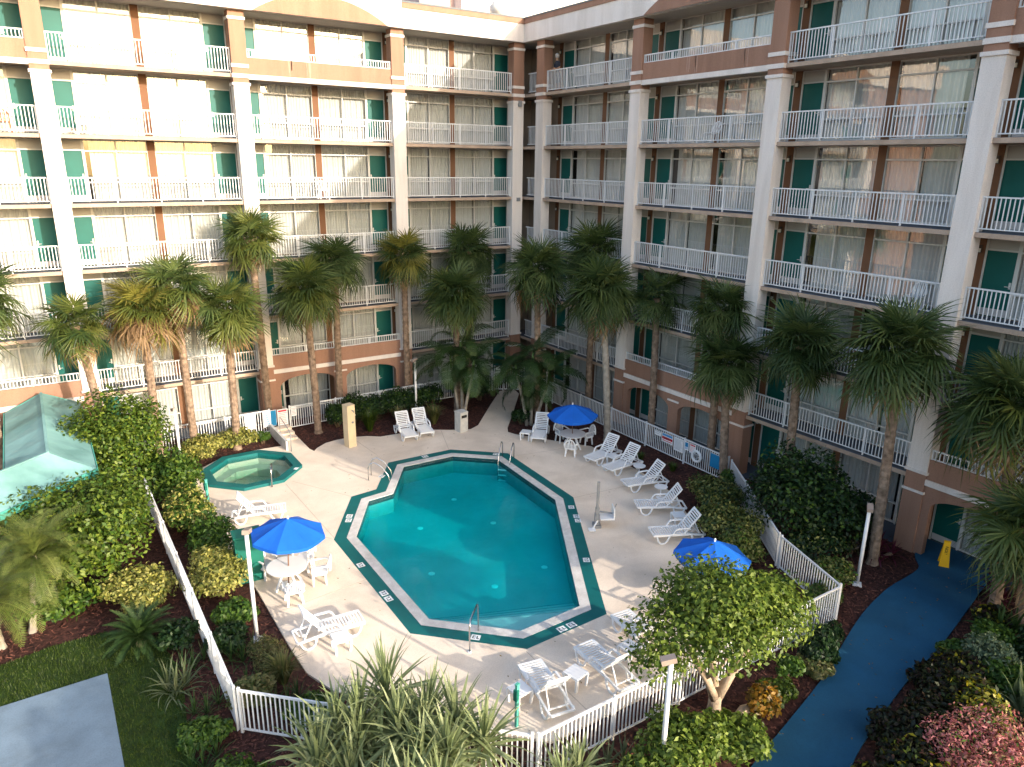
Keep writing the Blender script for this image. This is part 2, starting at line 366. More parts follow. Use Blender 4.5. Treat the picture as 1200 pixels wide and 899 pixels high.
def chips(n):
    P = mulch_region(n); n = len(P); P[:, 2] += rng.uniform(0, .03, n); a = rng.uniform(0, np.pi, n)
    L = rng.uniform(.03, .09, n)[:, None]; W = rng.uniform(.01, .025, n)[:, None]; t = rng.uniform(-.35, .35, n)
    d = np.stack([np.cos(a), np.sin(a), t], 1)*L; q = np.stack([-np.sin(a), np.cos(a), rng.uniform(-.4, .4, n)], 1)*W
    V = np.stack([P-d-q, P+d-q, P+d+q, P-d+q], 1).reshape(-1, 3)
    return npmesh('bark_mulch', V, np.arange(4*n).reshape(n, 4), 'chip')
tag(add('bark_mulch', chips(42000)), 'reddish brown bark chips strewn over the planting beds', 'mulch', kind='stuff')

# a few fallen leaves on the hard ground
def litter(n):
    P = np.stack([rng.uniform(-27, -1, n), rng.uniform(-31, -2, n), np.full(n, .036)], 1)
    k = (inpoly(P, DECK) & (rng.random(n) < .22) & ~inpoly(P, POOL_OUT) & ~inpoly(P, SPA_OUT)) | inpoly(P, PATH_L + PATH_R[::-1]); P = P[k]; n = len(P)
    a = rng.uniform(0, 6.28, n); L = rng.uniform(.02, .05, n)[:, None]; d = np.stack([np.cos(a), np.sin(a), rng.uniform(-.1, .1, n)], 1)*L; q = np.stack([-np.sin(a), np.cos(a), rng.uniform(-.2, .2, n)], 1)*L*.4
    return npmesh('fallen_leaves', np.stack([P-d, P-q, P+d, P+q], 1).reshape(-1, 3), np.arange(4*n).reshape(n, 4), 'leaf_orange')
tag(add('fallen_leaves', litter(2600)), 'scattered fallen leaves on the deck and blue path', 'leaf litter', kind='stuff')
# ================================================================== POOL and SPA
pool = thing('swimming_pool', 'large teal many-sided swimming pool in the beige deck', 'pool', (-12.5, -14.5, 0))
PO = Vector((12.5, 14.5))
def rel(P): return [(x+12.5, y+14.5) for x, y in P]
part('painted_border', MB().ring(rel(POOL_OUT), rel(POOL_MID), -.1, .034), 'pool_green', pool)
part('coping', MB().ring(rel(POOL_MID), rel(POOL_IN), -.12, .042), 'coping', pool)
bas = MB(); PI_ = rel(POOL_IN); n = len(PI_); PI2 = offset_poly(PI_, .004)
DEP = -.78
bas.v = [(x, y, .02) for x, y in PI2] + [(x, y, DEP) for x, y in PI2]
bas.f = [tuple(range(n, 2*n))]
part('basin_floor', bas, 'plaster', pool)
for i in range(n):
    wl = MB(); j = (i+1) % n; wl.v = [(*PI2[i], DEP), (*PI2[j], DEP), (*PI2[j], .02), (*PI2[i], .02)]; wl.f = [(0, 1, 2, 3)]; part('basin_wall', wl, 'pool_dark_teal', pool)
WI = offset_poly(PI_, -.003)
part('water', MB().prism(WI, DEP+.006, -.03), 'water', pool)
# tile line below the coping
part('tile_line', MB().ring(offset_poly(PI_, -.0005), offset_poly(PI_, -.0025), -.2, .01), 'tile_dark', pool)
# entry steps along the south end
s0, s1 = Vector((-16.0, -19.8)), Vector((-12.42, -20.98))
sw, se = Vector((-14.68, -21.05)), Vector((-16.7, -19.1))
for k in range(4):
    e = .34*(k+1); zt = -.16-.14*k
    a = Vector((-16.62, -19.12)); b = Vector((-14.66, -20.98)); c = Vector((-12.4, -20.95))
    # each step follows the two south edges, k treads wide
    P = [(a.x+.02, a.y+e*.9), (a.x+.02, a.y), (b.x, b.y), (c.x, c.y), (c.x+e*.42, c.y+e*.9)]
    P = [(x+12.5, y+14.5) for x, y in P]
    st = part('step', MB().prism(P, DEP+.008+.001*k, zt-.002*k), 'plaster', pool)
    add('nosing', MB().bar((P[0][0], P[0][1]-.03, zt+.003), (P[4][0], P[4][1]-.03, zt+.003), .02, .006).mesh('nosing', 'pool_dark_teal'), st)
# depth tiles along the border: white squares with dark marks
def marker(x, y, ang, big=False):
    o = part('depth_tile', MB().box(-.13, .13, -.11, .11, .034, .041), 'tile_white', pool, (x+12.5, y+14.5, 0), (0, 0, ang))
    mb = MB()
    mb.box(-.09, -.06, -.06, .06, .041, .043).box(-.06, -.01, .04, .06, .041, .043).box(-.06, -.01, -.06, -.04, .041, .043).box(.03, .1, -.06, -.03, .041, .043).box(.03, .06, -.03, .06, .041, .043)
    add('print', mb.mesh('print', 'tile_dark'), o)
for x, y, a in ((-16.2, -11.95, 58), (-16.05, -11.65, 58), (-17.0, -15.1, 90), (-17.02, -17.0, 90), (-17.02, -17.35, 90), (-15.75, -20.35, -44), (-13.5, -21.32, 0), (-13.15, -21.31, 0), (-10.55, -18.75, 59), (-8.6, -15.4, 59), (-8.9, -16.1, 59), (-9.06, -16.4, 59), (-11.1, -7.98, 0), (-8.25, -9.4, -48), (-13.6, -8.95, 40)):
    marker(x, y, R(a))
# underwater lights on the floor
for x, y in ((-13.6, -12.5), (-11.3, -11.0), (-11.0, -13.6), (-14.7, -15.6), (-13.3, -17.4), (-15.2, -18.4), (-11.2, -17.3)):
    part('floor_fitting', MB().lathe([(0, .02), (.1, .015), (.12, 0)], 10), 'tile_white', pool, (x+12.5, y+14.5, DEP+.008))

spa = thing('spa', 'octagonal hot tub with green rim and murky green water', 'hot tub', (*SPA_C, 0))
so = [(x-SPA_C[0], y-SPA_C[1]) for x, y in SPA_OUT]; si = [(x-SPA_C[0], y-SPA_C[1]) for x, y in SPA_IN]
part('rim', MB().ring(so, si, -.1, .16), 'pool_green', spa)
sb = MB(); sb.v = [(x, y, .1) for x, y in offset_poly(si, .004)] + [(x, y, -.75) for x, y in offset_poly(si, .004)]; sb.f = [(i+8, (i+1) % 8+8, (i+1) % 8, i) for i in range(8)] + [tuple(range(8, 16))]
part('basin', sb, 'spa_plaster', spa)
part('bench', MB().ring(offset_poly(si, -.003), offset_poly(si, -.45), -.745, -.35), 'spa_plaster', spa)
part('water', MB().prism(offset_poly(si, -.006), -.74, .05), 'spa_water', spa)
part('depth_tile', MB().box(-.1, .1, -.08, .08, .16, .167), 'tile_white', spa, (1.55, -1.05, 0), (0, 0, R(45)))
hr = MB().tube([(0, 0, .03), (0, 0, .75), (.05, .1, .86), (.12, .3, .9), (.16, .42, .82), (.18, .5, .55), (.2, .55, -.1)], .025, 8)
tag(part('spa_handrail', hr, 'steel', None, (-17.75, -7.62, 0), smooth=True), 'single steel grab rail at the hot tub edge', 'handrail')

# ================================================================== HOTEL BUILDING
hotel = thing('hotel_building', 'seven storey tan and cream hotel with white balcony rails and teal doors', 'building', (0, 0, 0))
H = 2.7; D_WALL = 1.45; NF = 7
def FL(k): return H*(k-1)
def place(name, me, wing, s, d, z, parent=None):
    if wing == 'L': return add(name, me, parent or hotel, (s, d, z))
    return add(name, me, parent or hotel, (-.68+d, -s, z), (0, 0, R(-90)))
LC = [-30.645, -23.145, -15.645, -8.145, -1.055]; RC = [1.455, 8.885, 16.385, 23.885, 31.385]
LBAY = [(-30.645, -23.145, 'A' if 0 else 'B'), (-23.145, -15.645, 'A'), (-15.645, -8.145, 'B'), (-8.145, -.645, 'A')]
RBAY = [(1.385, 8.885, 'A'), (8.885, 16.385, 'B'), (16.385, 23.885, 'A'), (23.885, 31.385, 'B')]
# core, slabs, roof
part('core', MB().box(-40, 12, 2.6, 13, -.1, 18.9), 'dark', hotel)  # near-black: darkness of the unlit rooms put into the colour
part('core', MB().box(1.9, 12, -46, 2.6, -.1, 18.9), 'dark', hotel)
part('end_wall', MB().box(-.62, 12.1, -46.3, -31.8, -.1, 18.72), 'tan', hotel)
part('end_wall', MB().box(-40.2, -31.2, .06, 2.7, -.1, 18.72), 'tan', hotel)
for k in range(2, 8):
    z = FL(k)
    part('floor_slab', MB().box(-31.2, -.58, .1, 2.62, z-.15, z-.004), 'slab', hotel)
    part('floor_slab', MB().box(-.58, 1.92, -31.8, 2.62, z-.151, z-.005), 'slab', hotel)
    part('walkway_floor', MB().box(-31.2, -.58, .12, D_WALL, z-.004, z+.004), 'carpet', hotel)
    part('walkway_floor', MB().box(-.56, .77, -31.8, D_WALL, z-.005, z+.003), 'carpet', hotel)
part('roof_slab', MB().box(-40, 12.2, -.05, 13.2, 18.72, 18.95), 'soffit', hotel)
part('roof_slab', MB().box(-.73, 12.2, -46.3, -.05, 18.721, 18.951), 'soffit', hotel)
part('roof_fascia', MB().box(-8.0, -.58, -.25, .15, 18.74, 19.62), 'cream', hotel)
part('roof_fascia', MB().box(-.93, -.53, -8.2, -.25, 18.74, 19.62), 'cream', hotel)
part('roof_trim', MB().box(-7.99, -.585, -.285, .15, 19.62, 19.86), 'tan', hotel)
part('roof_trim', MB().box(-.965, -.53, -8.19, -.285, 19.62, 19.86), 'tan', hotel)
part('roof_edge', MB().box(-7.99, -.6, -.31, .2, 19.86, 19.93), 'roofing', hotel)
part('roof_edge', MB().box(-.99, -.5, -8.19, -.31, 19.86, 19.93), 'roofing', hotel)
part('roof_parapet', MB().box(-40, -8.0, -.30, .15, 18.739, 20.6), 'cream', hotel)
part('roof_parapet', MB().box(-.98, -.53, -46.4, -8.2, 18.739, 20.6), 'cream', hotel)
def pediment(wing, s):
    n = 20; hw = 3.13; rise = .92; rad = (hw*hw+rise*rise)/(2*rise)
    arc = [(-hw+2*hw*i/n, 18.745+math.sqrt(max(0, rad*rad-(-hw+2*hw*i/n)**2))-(rad-rise)) for i in range(n+1)]
    mb = MB(); b = 0
    poly = [(x, z) for x, z in arc]
    mb.v = [(x, -.335, z) for x, z in poly] + [(x, -.29, z) for x, z in poly]; m_ = len(poly)
    mb.f = [tuple(range(m_-1, -1, -1))[::-1]] + [(i, i+m_, i+1+m_, i+1) for i in range(m_-1)] + [(m_-1, 2*m_-1, m_, 0)]
    place('pediment', mb.mesh('pediment', 'tan'), wing, s, 0, 0)
for a, b, t in LBAY:
    if t == 'B': pediment('L', (a+b)/2)
for a, b, t in RBAY:
    if t == 'B': pediment('R', (a+b)/2)
part('penthouse', MB().box(-2.2, 9, 4.2, 11, 18.9, 24), 'cream', hotel)
part('penthouse', MB().box(-4.4, -2.2, 5.0, 9, 18.9, 22.2), 'pinkpipe', hotel)
part('roof_vent', MB().lathe([(.32, 18.9), (.32, 20.4), (.55, 20.5), (.6, 20.8), (.35, 21.1), (0, 21.15)], 14), 'frame', hotel, (-.9, 2.2, 0), smooth=True)
# columns
def column_shaft():
    return MB().box(-.335, .335, 0, .55, 2.95, 15.72)
shaft = column_shaft().mesh('shaft', 'cream')
BANDS = [MB().box(-w_, w_, -e_, .6, z0, z1).mesh('trim_band', 'cream') for w_, e_, z0, z1 in ((.385, .05, 2.86, 2.95), (.385, .05, 15.72, 15.84), (.375, .04, 16.04, 16.2), (.37, .035, 16.46, 16.6), (.37, .035, 18.36, 18.48), (.375, .045, 2.16, 2.24))]
footM = MB().box(-.335, .335, .0, .55, -.1, 2.86).mesh('column_foot', 'tan'); topM = MB().box(-.335, .335, 0, .55, 15.84, 18.73).mesh('column_top', 'tan')
for wing, C in (('L', LC), ('R', RC)):
    for s in C:
        c = place('column', shaft, wing, s, 0, 0)
        for b_ in BANDS: add('trim_band', b_, c)
        add('column_foot', footM, c); add('column_top', topM, c)
# corner recess walls
part('recess_wall', MB().box(-.5, .8, D_WALL, 1.6, -.05, 18.71), 'recess', hotel)
part('recess_wall', MB().box(.77, .95, -1.24, D_WALL, -.05, 18.71), 'recess', hotel)

# --- room fronts
def mirror(mb):
    o = MB(); o.v = [(-x, y, z) for x, y, z in mb.v]; o.f = [f[::-1] for f in mb.f]; return o
def both(fn, name, m):
    a = fn(); return {1: a.mesh(name, m), -1: mirror(a).mesh(name, m)}
WZ0, WZ1 = .1, 2.5
XW0, XW1 = 1.16, 3.6; XM = (XW0+XW1)/2
def f_frame():
    mb = MB(); t = .055
    for x in (XW0, XM, XW1): mb.box(x-t/2, x+t/2, -.03, .07, WZ0-.06, WZ1+.05)
    for z in (WZ0-.03, .80, 2.08, WZ1+.02): 
        for a, b in ((XW0, XM), (XM, XW1)): mb.box(a+t/2, b-t/2, -.028, .068, z-t/2, z+t/2)
    return mb
frameM = both(f_frame, 'window', 'frame')
PANES = [(xa, xb, za, zb) for za, zb in ((.1, .77), (.83, 2.05), (2.11, 2.49)) for xa, xb in ((XW0+.03, XM-.03), (XM+.03, XW1-.03))]
paneM = []
for xa, xb, za, zb in PANES:
    mb = MB(); hx, hz = (xb-xa)/2, (zb-za)/2; mb.v = [(-hx, 0, -hz), (hx, 0, -hz), (hx, 0, hz), (-hx, 0, hz)]; mb.f = [(0, 1, 2, 3)]
    paneM.append(mb.mesh('pane', 'glass'))
def curtain(x0, x1, seed, tilt=0.):
    r_ = random.Random(seed); mb = MB(); n = int((x1-x0)/.028); ph = r_.uniform(0, 6); 
    for i in range(n+1):
        x = x0+(x1-x0)*i/n; d = .17+.022*math.sin(x*46+ph+1.2*math.sin(x*5))+.012*math.sin(x*23+ph)
        mb.v += [(x, d, .04), (x+tilt*(x-x0)/(x1-x0), d*.9+.02, 2.52)]
    mb.f = [(2*i, 2*i+2, 2*i+3, 2*i+1) for i in range(n)]; return mb
def join(*ms):
    o = MB()
    for m_ in ms:
        b = len(o.v); o.v += m_.v; o.f += [tuple(i+b for i in f) for f in m_.f]
    return o
CV = [lambda: curtain(XW0-.03, XW1+.03, 1), lambda: curtain(XW0+.22, XW1+.03, 2), lambda: join(curtain(XW0-.03, XM-.05, 3), curtain(XM+.02, XW1+.03, 4)),
      lambda: join(curtain(XW0+.3, XM+.2, 5), curtain(XM+.15, XW1-.12, 6, .1)), lambda: curtain(XW0-.03, XW1-.18, 7), lambda: join(curtain(XW0+.1, XM-.1, 8, .06), curtain(XM, XW1+.03, 9))]
curtM = [both(c, 'curtain', 'curtain') for c in CV]
def f_dframe(): return MB().box(.15, .2, -.03, .1, 0, 2.52).box(1.085, 1.13, -.03, .1, 0, 2.52).box(.2, 1.085, -.03, .1, 2.08, 2.13).box(.2, 1.085, -.03, .1, 2.5, 2.52)
dframeM = both(f_dframe, 'door', 'frame')
dpanelM = both(lambda: MB().box(.2, 1.085, .02, .07, .02, 2.08), 'door_panel', 'door')
kickM = both(lambda: MB().box(.22, 1.065, .008, .02, .05, .28), 'kick_plate', 'kick')
handM = both(lambda: MB().box(.99, 1.05, .0, .02, .95, 1.15).tube([(1.02, .0, 1.02), (1.02, -.05, 1.02)], .015, 6).tube([(1.03, -.05, 1.02), (.9, -.05, 1.02)], .012, 6), 'handle', 'frame')
tranM = both(lambda: MB().box(.2, 1.085, .02, .05, 2.13, 2.5), 'transom_panel', 'transom')
pilM = MB().box(-.15, .15, -.05, .12, 0, 2.56).mesh('pilaster', 'pilaster')
wlampB = MB().box(-.05, .05, -.11, -.05, 1.98, 2.22).mesh('wall_lamp', 'bronze'); wlampG = MB().box(-.045, .045, -.16, -.05, 2.0, 2.12).mesh('shade', 'lamp_glass')
headM = MB().box(0, 7.5, -.01, .12, 2.525, 2.56).mesh('head_beam', 'transom')
rr = random.Random(11)
def room(wing, s, sg, k):
    z = FL(k)+.004
    d = place('door', dframeM[sg], wing, s, D_WALL, z)
    add('door_panel', dpanelM[sg], d); add('kick_plate', kickM[sg], d); add('handle', handM[sg], d); add('transom_panel', tranM[sg], d)
    wn = place('window', frameM[sg], wing, s, D_WALL, z)
    for (xa, xb, za, zb), pm in zip(PANES, paneM):
        add('pane', pm, wn, (sg*(xa+xb)/2, .02, (za+zb)/2), (R(rr.uniform(-.25, .25)), 0, R(rr.uniform(-.35, .35))))
    wsel = rr.choices(range(6), (9, 4, 3, 1.2, 2, 1.5) if wing == 'R' else (12, .6, 5, .3, .3, 1))[0]
    add('curtain', curtM[wsel][sg], wn)
for wing, BAYS in (('L', LBAY), ('R', RBAY)):
    for bi, (a, b, t) in enumerate(BAYS):
        for k in range(1, NF+1):
            room(wing, a, 1, k); room(wing, b, -1, k)
            z = FL(k)+.004
            place('pilaster', pilM, wing, (a+b)/2, D_WALL, z)
            p = place('pilaster', pilM, wing, a, D_WALL, z)
            if k > 0:
                l = place('wall_lamp', wlampB, wing, a, D_WALL, z); add('shade', wlampG, l)
            place('head_beam', headM, wing, a, D_WALL, z)
            if bi == len(BAYS)-1:
                p = place('pilaster', pilM, wing, b, D_WALL, z); l = place('wall_lamp', wlampB, wing, b, D_WALL, z); add('shade', wlampG, l)
# --- railings
def rail_meshes(L, z0=.0, z1=1.05):
    t = MB().box(0, L, -.03, .03, z1-.045, z1).box(0, L, -.018, .018, z0+.09, z0+.125)
    n = max(2, round(L/1.75))
    pm = MB()
    for i in range(n+1):
        x = .03+(L-.06)*i/n; pm.box(x-.024, x+.024, -.024, .024, z0, z1-.045)
    q = MB(); N = int(L/.125)
    for i in range(1, N):
        x = L*i/N; q.box(x-.0145, x+.0145, -.011, .011, z0+.125, z1-.045)
    return t.mesh('railing', 'rail'), pm.mesh('posts', 'rail'), q.mesh('balusters', 'rail')
RC_ = {}
def railing(wing, s0, s1, z, d=.22, z0=0., z1=1.05):
    key = (round(s1-s0, 3), z0, z1)
    if key not in RC_: RC_[key] = rail_meshes(s1-s0, z0, z1)
    a, b, c = RC_[key]; o = place('railing', a, wing, s0, d, z)
    tag(add('posts', b, o), kind='stuff'); tag(add('balusters', c, o), kind='stuff')
par = {}
def parapet(wing, s0, s1, k):
    z = FL(k); L = s1-s0
    if L not in par:
        par[L] = (MB().box(0, L, .06, .22, .0, .70).mesh('parapet', 'tan'), MB().box(0, L, .0, .2, -.2, .0).mesh('fascia_band', 'cream'))
    place('parapet', par[L][0], wing, s0, 0, z); place('fascia_band', par[L][1], wing, s0, 0, z)
    railing(wing, s0, s1, z, .14, .62, 1.05)
def archwall(wing, s0, s1):
    """ground storey wall with two flat arches on a middle pier"""
    L = s1-s0; mb = MB(); ZT = 2.5; ya, yb = .06, .3
    pier = .3; ops = [(.28, L/2-pier), (L/2+pier, L-.28)]
    def zz(x):
        for a, b in ops:
            if a <= x <= b:
                u = (x-(a+b)/2)/((b-a)/2); return 1.72+.52*math.sqrt(max(0, 1-u*u))**.9
        return -.1
    xs = [0.]
    for a, b in ops: xs += [a-1e-4] + [a+(b-a)*(1-math.cos(math.pi*i/24))/2 for i in range(25)] + [b+1e-4]
    xs.append(L)
    for i in range(len(xs)-1):
        xa, xb = xs[i], xs[i+1]; za, zb = zz(xa), zz(xb); b = len(mb.v)
        mb.v += [(xa, ya, za), (xb, ya, zb), (xb, ya, ZT), (xa, ya, ZT), (xa, yb, za), (xb, yb, zb), (xb, yb, ZT), (xa, yb, ZT)]
        mb.f += [(b, b+1, b+2, b+3), (b+5, b+4, b+7, b+6), (b+4, b+5, b+1, b), (b+3, b+2, b+6, b+7)]
    place('arch_wall', mb.mesh('arch_wall', 'tan'), wing, s0, 0, -.0)
    place('pier_cap', MB().box(-.34, .34, .01, .33, 2.14, 2.22).mesh('pier_cap', 'cream'), wing, (s0+s1)/2, 0, 0)
for wing, C, BAYS in (('L', LC, LBAY), ('R', RC, RBAY)):
    for i in range(len(C)-1):
        s0, s1 = C[i]+.335, C[i+1]-.335; t = BAYS[i][2]
        for k in range(2, NF+1):
            if t == 'B' and k in (2, 7): parapet(wing, s0, s1, k)
            else: railing(wing, s0, s1, FL(k))
        if t == 'B': archwall(wing, s0, s1)
for k in range(2, NF+1):   # short rail across the inner corner
    o = add('railing', rail_meshes(.92)[0], hotel, (-.5, -.14, FL(k)), (0, 0, R(-90)))
    tag(add('balusters', rail_meshes(.92)[2], o), kind='stuff')
# weather streaks: pale mineral run-off below the parapet rails
mat('streak', (.40, .25, .19), .9, .1, 6)
for wing, s in (('L', -13.4), ('L', -12.6), ('R', 11.9), ('R', 12.4), ('R', 14.9)):
    mb = MB()
    for i in range(5):
        x = rr.uniform(-.12, .12); mb.box(x, x+rr.uniform(.015, .05), .0575, .06, rr.uniform(.02, .3), .7)
    place('runoff_stain', mb.mesh('runoff_stain', 'streak'), wing, s, 0, FL(7))
# junction boxes and cables
place('junction_box', MB().box(-.1, .1, -.12, -.0, 15.55, 15.85).mesh('junction_box', 'grey_metal'), 'L', -1.0, 0, 0)
place('junction_box', MB().box(-.1, .1, -.1, 0, 10.55, 10.75).mesh('junction_box', 'grey_metal'), 'L', -1.0, 0, 0)

# ================================================================== POOL FENCE
pickM = MB().box(-.0145, .0145, -.011, .011, .1, 1.1).mesh('picket', 'rail'); fpostM = MB().box(-.03, .03, -.03, .03, -.05, 1.2).mesh('fence_post', 'rail')
def fence(label, P, gate=None, step=.115):
    a, b = Vector(P[0]), Vector(P[1]); L = (b-a).length; ang = math.atan2((b-a).y, (b-a).x)
    f = thing('pool_fence', label, 'fence', (a.x, a.y, 0), ang, 'white picket fence runs around the pool')
    part('top_rail', MB().box(0, L, -.024, .024, 1.1, 1.15), 'rail', f); part('bottom_rail', MB().box(0, L, -.018, .018, .06, .1), 'rail', f)
    np_ = max(1, round(L/2.3))
    for i in range(np_+1): add('fence_post', fpostM, f, (.031+(L-.062)*i/np_, 0, 0))
    n = min(int(L/step), 290)
    for i in range(1, n):
        x = L*i/n
        if all(abs(x-(.031+(L-.062)*j/np_)) > .045 for j in range(np_+1)): add('picket', pickM, f, (x, 0, 0))
    return f
fence('white picket fence along the hotel front behind the planted bed', ((-22.2, -1.45), (-16.0, -1.3)))
fence('white picket fence with shrubs before it, left of the pool gate', ((-15.1, -1.3), (-3.25, -1.05)))
fence('white picket fence carrying signs and a life ring beside the mulch bed', ((-1.65, -2.2), (-1.68, -17.0)))
fence('short white picket fence run slanting into the variegated bush', ((-1.85, -17.25), (-5.4, -22.3)))
fence('short white picket fence run by the dark bush, ending at the path', ((-5.45, -22.4), (-6.45, -25.2)))
fence('white picket fence behind the small ficus tree and white loungers', ((-6.5, -25.2), (-17.1, -25.2)))
fence('white picket fence behind the spiky yucca clump', ((-17.15, -25.15), (-22.05, -20.42)))
fence('white picket fence between the hedges and the lawn', ((-22.1, -20.35), (-22.2, -1.5)))
g = thing('pool_gate', 'white picket gate at the end of the beige walk', 'gate', (-3.22, -1.1, 0), R(-34))
part('gate_frame', MB().box(0, .05, -.03, .03, 0, 1.5).box(.5, .55, -.03, .03, 0, 1.5).box(.05, .5, -.02, .02, 1.42, 1.48).box(.05, .5, -.02, .02, .08, .13), 'rail', g)
part('gate_leaf', MB().box(.58, 1.75, -.02, .02, 1.38, 1.43).box(.58, 1.75, -.02, .02, .08, .13).box(.58, .62, -.02, .02, .13, 1.38).box(1.71, 1.75, -.02, .02, .13, 1.38), 'rail', g)
for i in range(9): add('picket', pickM, g, (.72+.11*i, 0, 0.02), sc=(1, 1, 1.2))
for i in range(3): add('picket', pickM, g, (.16+.11*i, 0, 0.02), sc=(1, 1, 1.25))
part('latch_plate', MB().box(.1, .35, -.035, -.022, 1.1, 1.4), 'white_plastic', g)
# signs on the fences
def sign(label, x, y, rz, w_, h_, ztop, base, bars=(), cat='sign', name='fence_sign', hang=True):
    t = thing(name, label, cat, (x, y, 0), rz)
    part('board', MB().box(0, w_, -.012, 0, ztop-h_, ztop), base, t)
    for m_, u0, u1, v0, v1 in bars:
        part('print', MB().box(w_*u0, w_*u1, -.0145, -.0125, ztop-h_*v1, ztop-h_*v0), m_, t)
    return t
lines = lambda m_, n, a=.08, b=.92, v0=.1, v1=.9: [(m_, a, b-(i*37 % 13)/60, v0+(v1-v0)*i/n, v0+(v1-v0)*(i+.45)/n) for i in range(n)]
y0 = -1.36
sign('plain white notice board on the fence by the yellow crotons', -17.22, y0, 0, .5, .75, 1.08, 'white_plastic', lines('grey_print', 7))
sign('white and blue pool rules board on the fence', -16.33, y0, 0, .6, .8, 1.12, 'white_plastic', [('blue_board', .55, .98, .02, .98)] + lines('blue_print', 6, .05, .5))
sign('pinkish red lettered notice board beside the blue rules board', -15.68, y0, 0, .5, .82, 1.1, 'white_plastic', [('red_print', .08, .9, .06, .16)] + lines('pink_print', 7, .08, .9, .22, .95))
sign('small pale pink notice at the end of the four boards', -15.02, y0, 0, .28, .45, 1.1, 'white_plastic', lines('pink_print', 5))
xr = -1.735; rz = R(-90)
sign('small plain white plate on the right fence', xr, -12.72, rz, .4, .22, 1.02, 'white_plastic', lines('grey_print', 2))
sign('red and white warning sign on the right fence', xr, -13.18, rz, .68, .42, 1.04, 'white_plastic', [('blue_print', .05, .95, .05, .3), ('red_print', .03, .97, .38, .66), ('white_plastic', .15, .8, .46, .56), ('red_print', .1, .9, .76, .84)])
sign('tall white rules notice beside the red warning sign', xr, -13.93, rz, .56, .62, 1.08, 'white_plastic', lines('grey_print', 9))
sign('small sign with a blue disc on the right fence', xr, -14.55, rz, .26, .4, 1.08, 'white_plastic', [('blue_board', .2, .85, .1, .6)] + lines('blue_print', 2, .15, .85, .68, .92))
sign('small pink lettered sign just above the life ring', xr, -14.86, rz, .36, .42, 1.07, 'white_plastic', [('red_print', .1, .9, .06, .2)] + lines('pink_print', 4, .1, .9, .3, .9))
sign('blank blue board at the end of the right fence', xr, -16.05, rz, .62, .62, 1.06, 'blue_board', [('white_plastic', .02, .98, .0, .03)])
lr = thing('life_ring', 'white life ring with its rope hanging on the fence', 'life ring', (-1.78, -15.32, .62), 0)
tor = MB(); N, K = 24, 8
for i in range(N):
    a = 2*math.pi*i/N
    for k in range(K):
        q = 2*math.pi*k/K; rr_ = .235+.065*math.cos(q); tor.v.append((.06*math.sin(q), rr_*math.cos(a), rr_*math.sin(a)))
tor.f = [(i*K+k, ((i+1) % N)*K+k, ((i+1) % N)*K+(k+1) % K, i*K+(k+1) % K) for i in range(N) for k in range(K)]
part('ring', tor, 'white_plastic', lr, smooth=True)
rp_ = MB().tube([(-.03+.04*math.sin(5*a), .2*math.cos(a)*(.7+.3*math.sin(3*a)), .2*math.sin(a)*(.7+.3*math.cos(2*a))) for a in [i*.32 for i in range(40)]], .014, 5)
part('rope', rp_, 'grey_print', lr)

# ================================================================== POOL FURNITURE
def lounger_meshes():
    L = {}
    f = MB()
    for y in (-.31, .31):
        f.bar((-.92, y, .33), (.30, y, .33), .05, .075); f.bar((.30, y, .33), (.92, y, .27), .05, .06)
    f.bar((-.93, -.33, .33), (-.93, .33, .33), .05, .07); f.bar((.92, -.31, .27), (.92, .31, .27), .05, .05)
    L['frame'] = f.mesh('frame', 'white_plastic')
    for nm, x0 in (('front_leg', -.62), ('rear_leg', .62)):
        lg = MB(); y = 0
        for a, b in (((x0-.22, y, .33), (x0-.16, y, .12)), ((x0-.16, y, .12), (x0-.07, y, .03)), ((x0-.07, y, .03), (x0+.07, y, .03)), ((x0+.07, y, .03), (x0+.16, y, .12)), ((x0+.16, y, .12), (x0+.24, y, .31))):
            lg.bar(a, b, .045, .05)
        L[nm] = lg.mesh(nm, 'white_plastic')
    s = MB()
    for i in range(12):
        x = -.86+i*.088; s.box(x, x+.048, -.29, .29, .345, .365)
    s.box(-.9, .18, -.30, -.25, .34, .362).box(-.9, .18, .25, .30, .34, .362)
    L['seat'] = s.mesh('seat', 'white_plastic')
    b = MB(); ca, sa = math.cos(R(52)), math.sin(R(52)); bx = .16
    def P(t, y, o=0): return (bx+t*ca-o*sa, y, .36+t*sa+o*ca)
    for y in (-.29, .29): b.bar(P(0, y), P(.84, y), .06, .04)
    for i in range(9):
        t = .07+i*.087; b.bar(P(t, -.27), P(t, .27), .048, .02, (-sa, 0, ca))
    b.bar(P(.85, -.31), P(.85, .31), .07, .035, (-sa, 0, ca))
    L['backrest'] = b.mesh('backrest', 'white_plastic')
    st = MB()
    for y in (-.25, .25): st.bar(P(.55, y), (.72, y, .3), .03, .03)
    st.bar((.72, -.3, .29), (.72, .3, .29), .03, .03)
    L['prop'] = st.mesh('prop', 'white_plastic')
    ar = MB()
    for p, q in (((-.28, 0, .34), (-.2, 0, .5)), ((-.2, 0, .5), (-.12, 0, .56)), ((-.12, 0, .56), (.28, 0, .57)), ((.28, 0, .57), (.36, 0, .52))): ar.bar(p, q, .055, .04)
    L['armrest'] = ar.mesh('armrest', 'white_plastic')
    return L
LM = lounger_meshes()
def lounger(x, y, ang, label):
    t = thing('sun_lounger', label, 'sun lounger', (x, y, .03), R(ang), 'white sun loungers on the pool deck')
    for k in ('frame', 'seat', 'backrest', 'prop'): add(k, LM[k], t)
    for sy in (-.33, .33):
        add('front_leg', LM['front_leg'], t, (0, sy, 0)); add('rear_leg', LM['rear_leg'], t, (0, sy, 0)); add('armrest', LM['armrest'], t, (0, sy, 0))
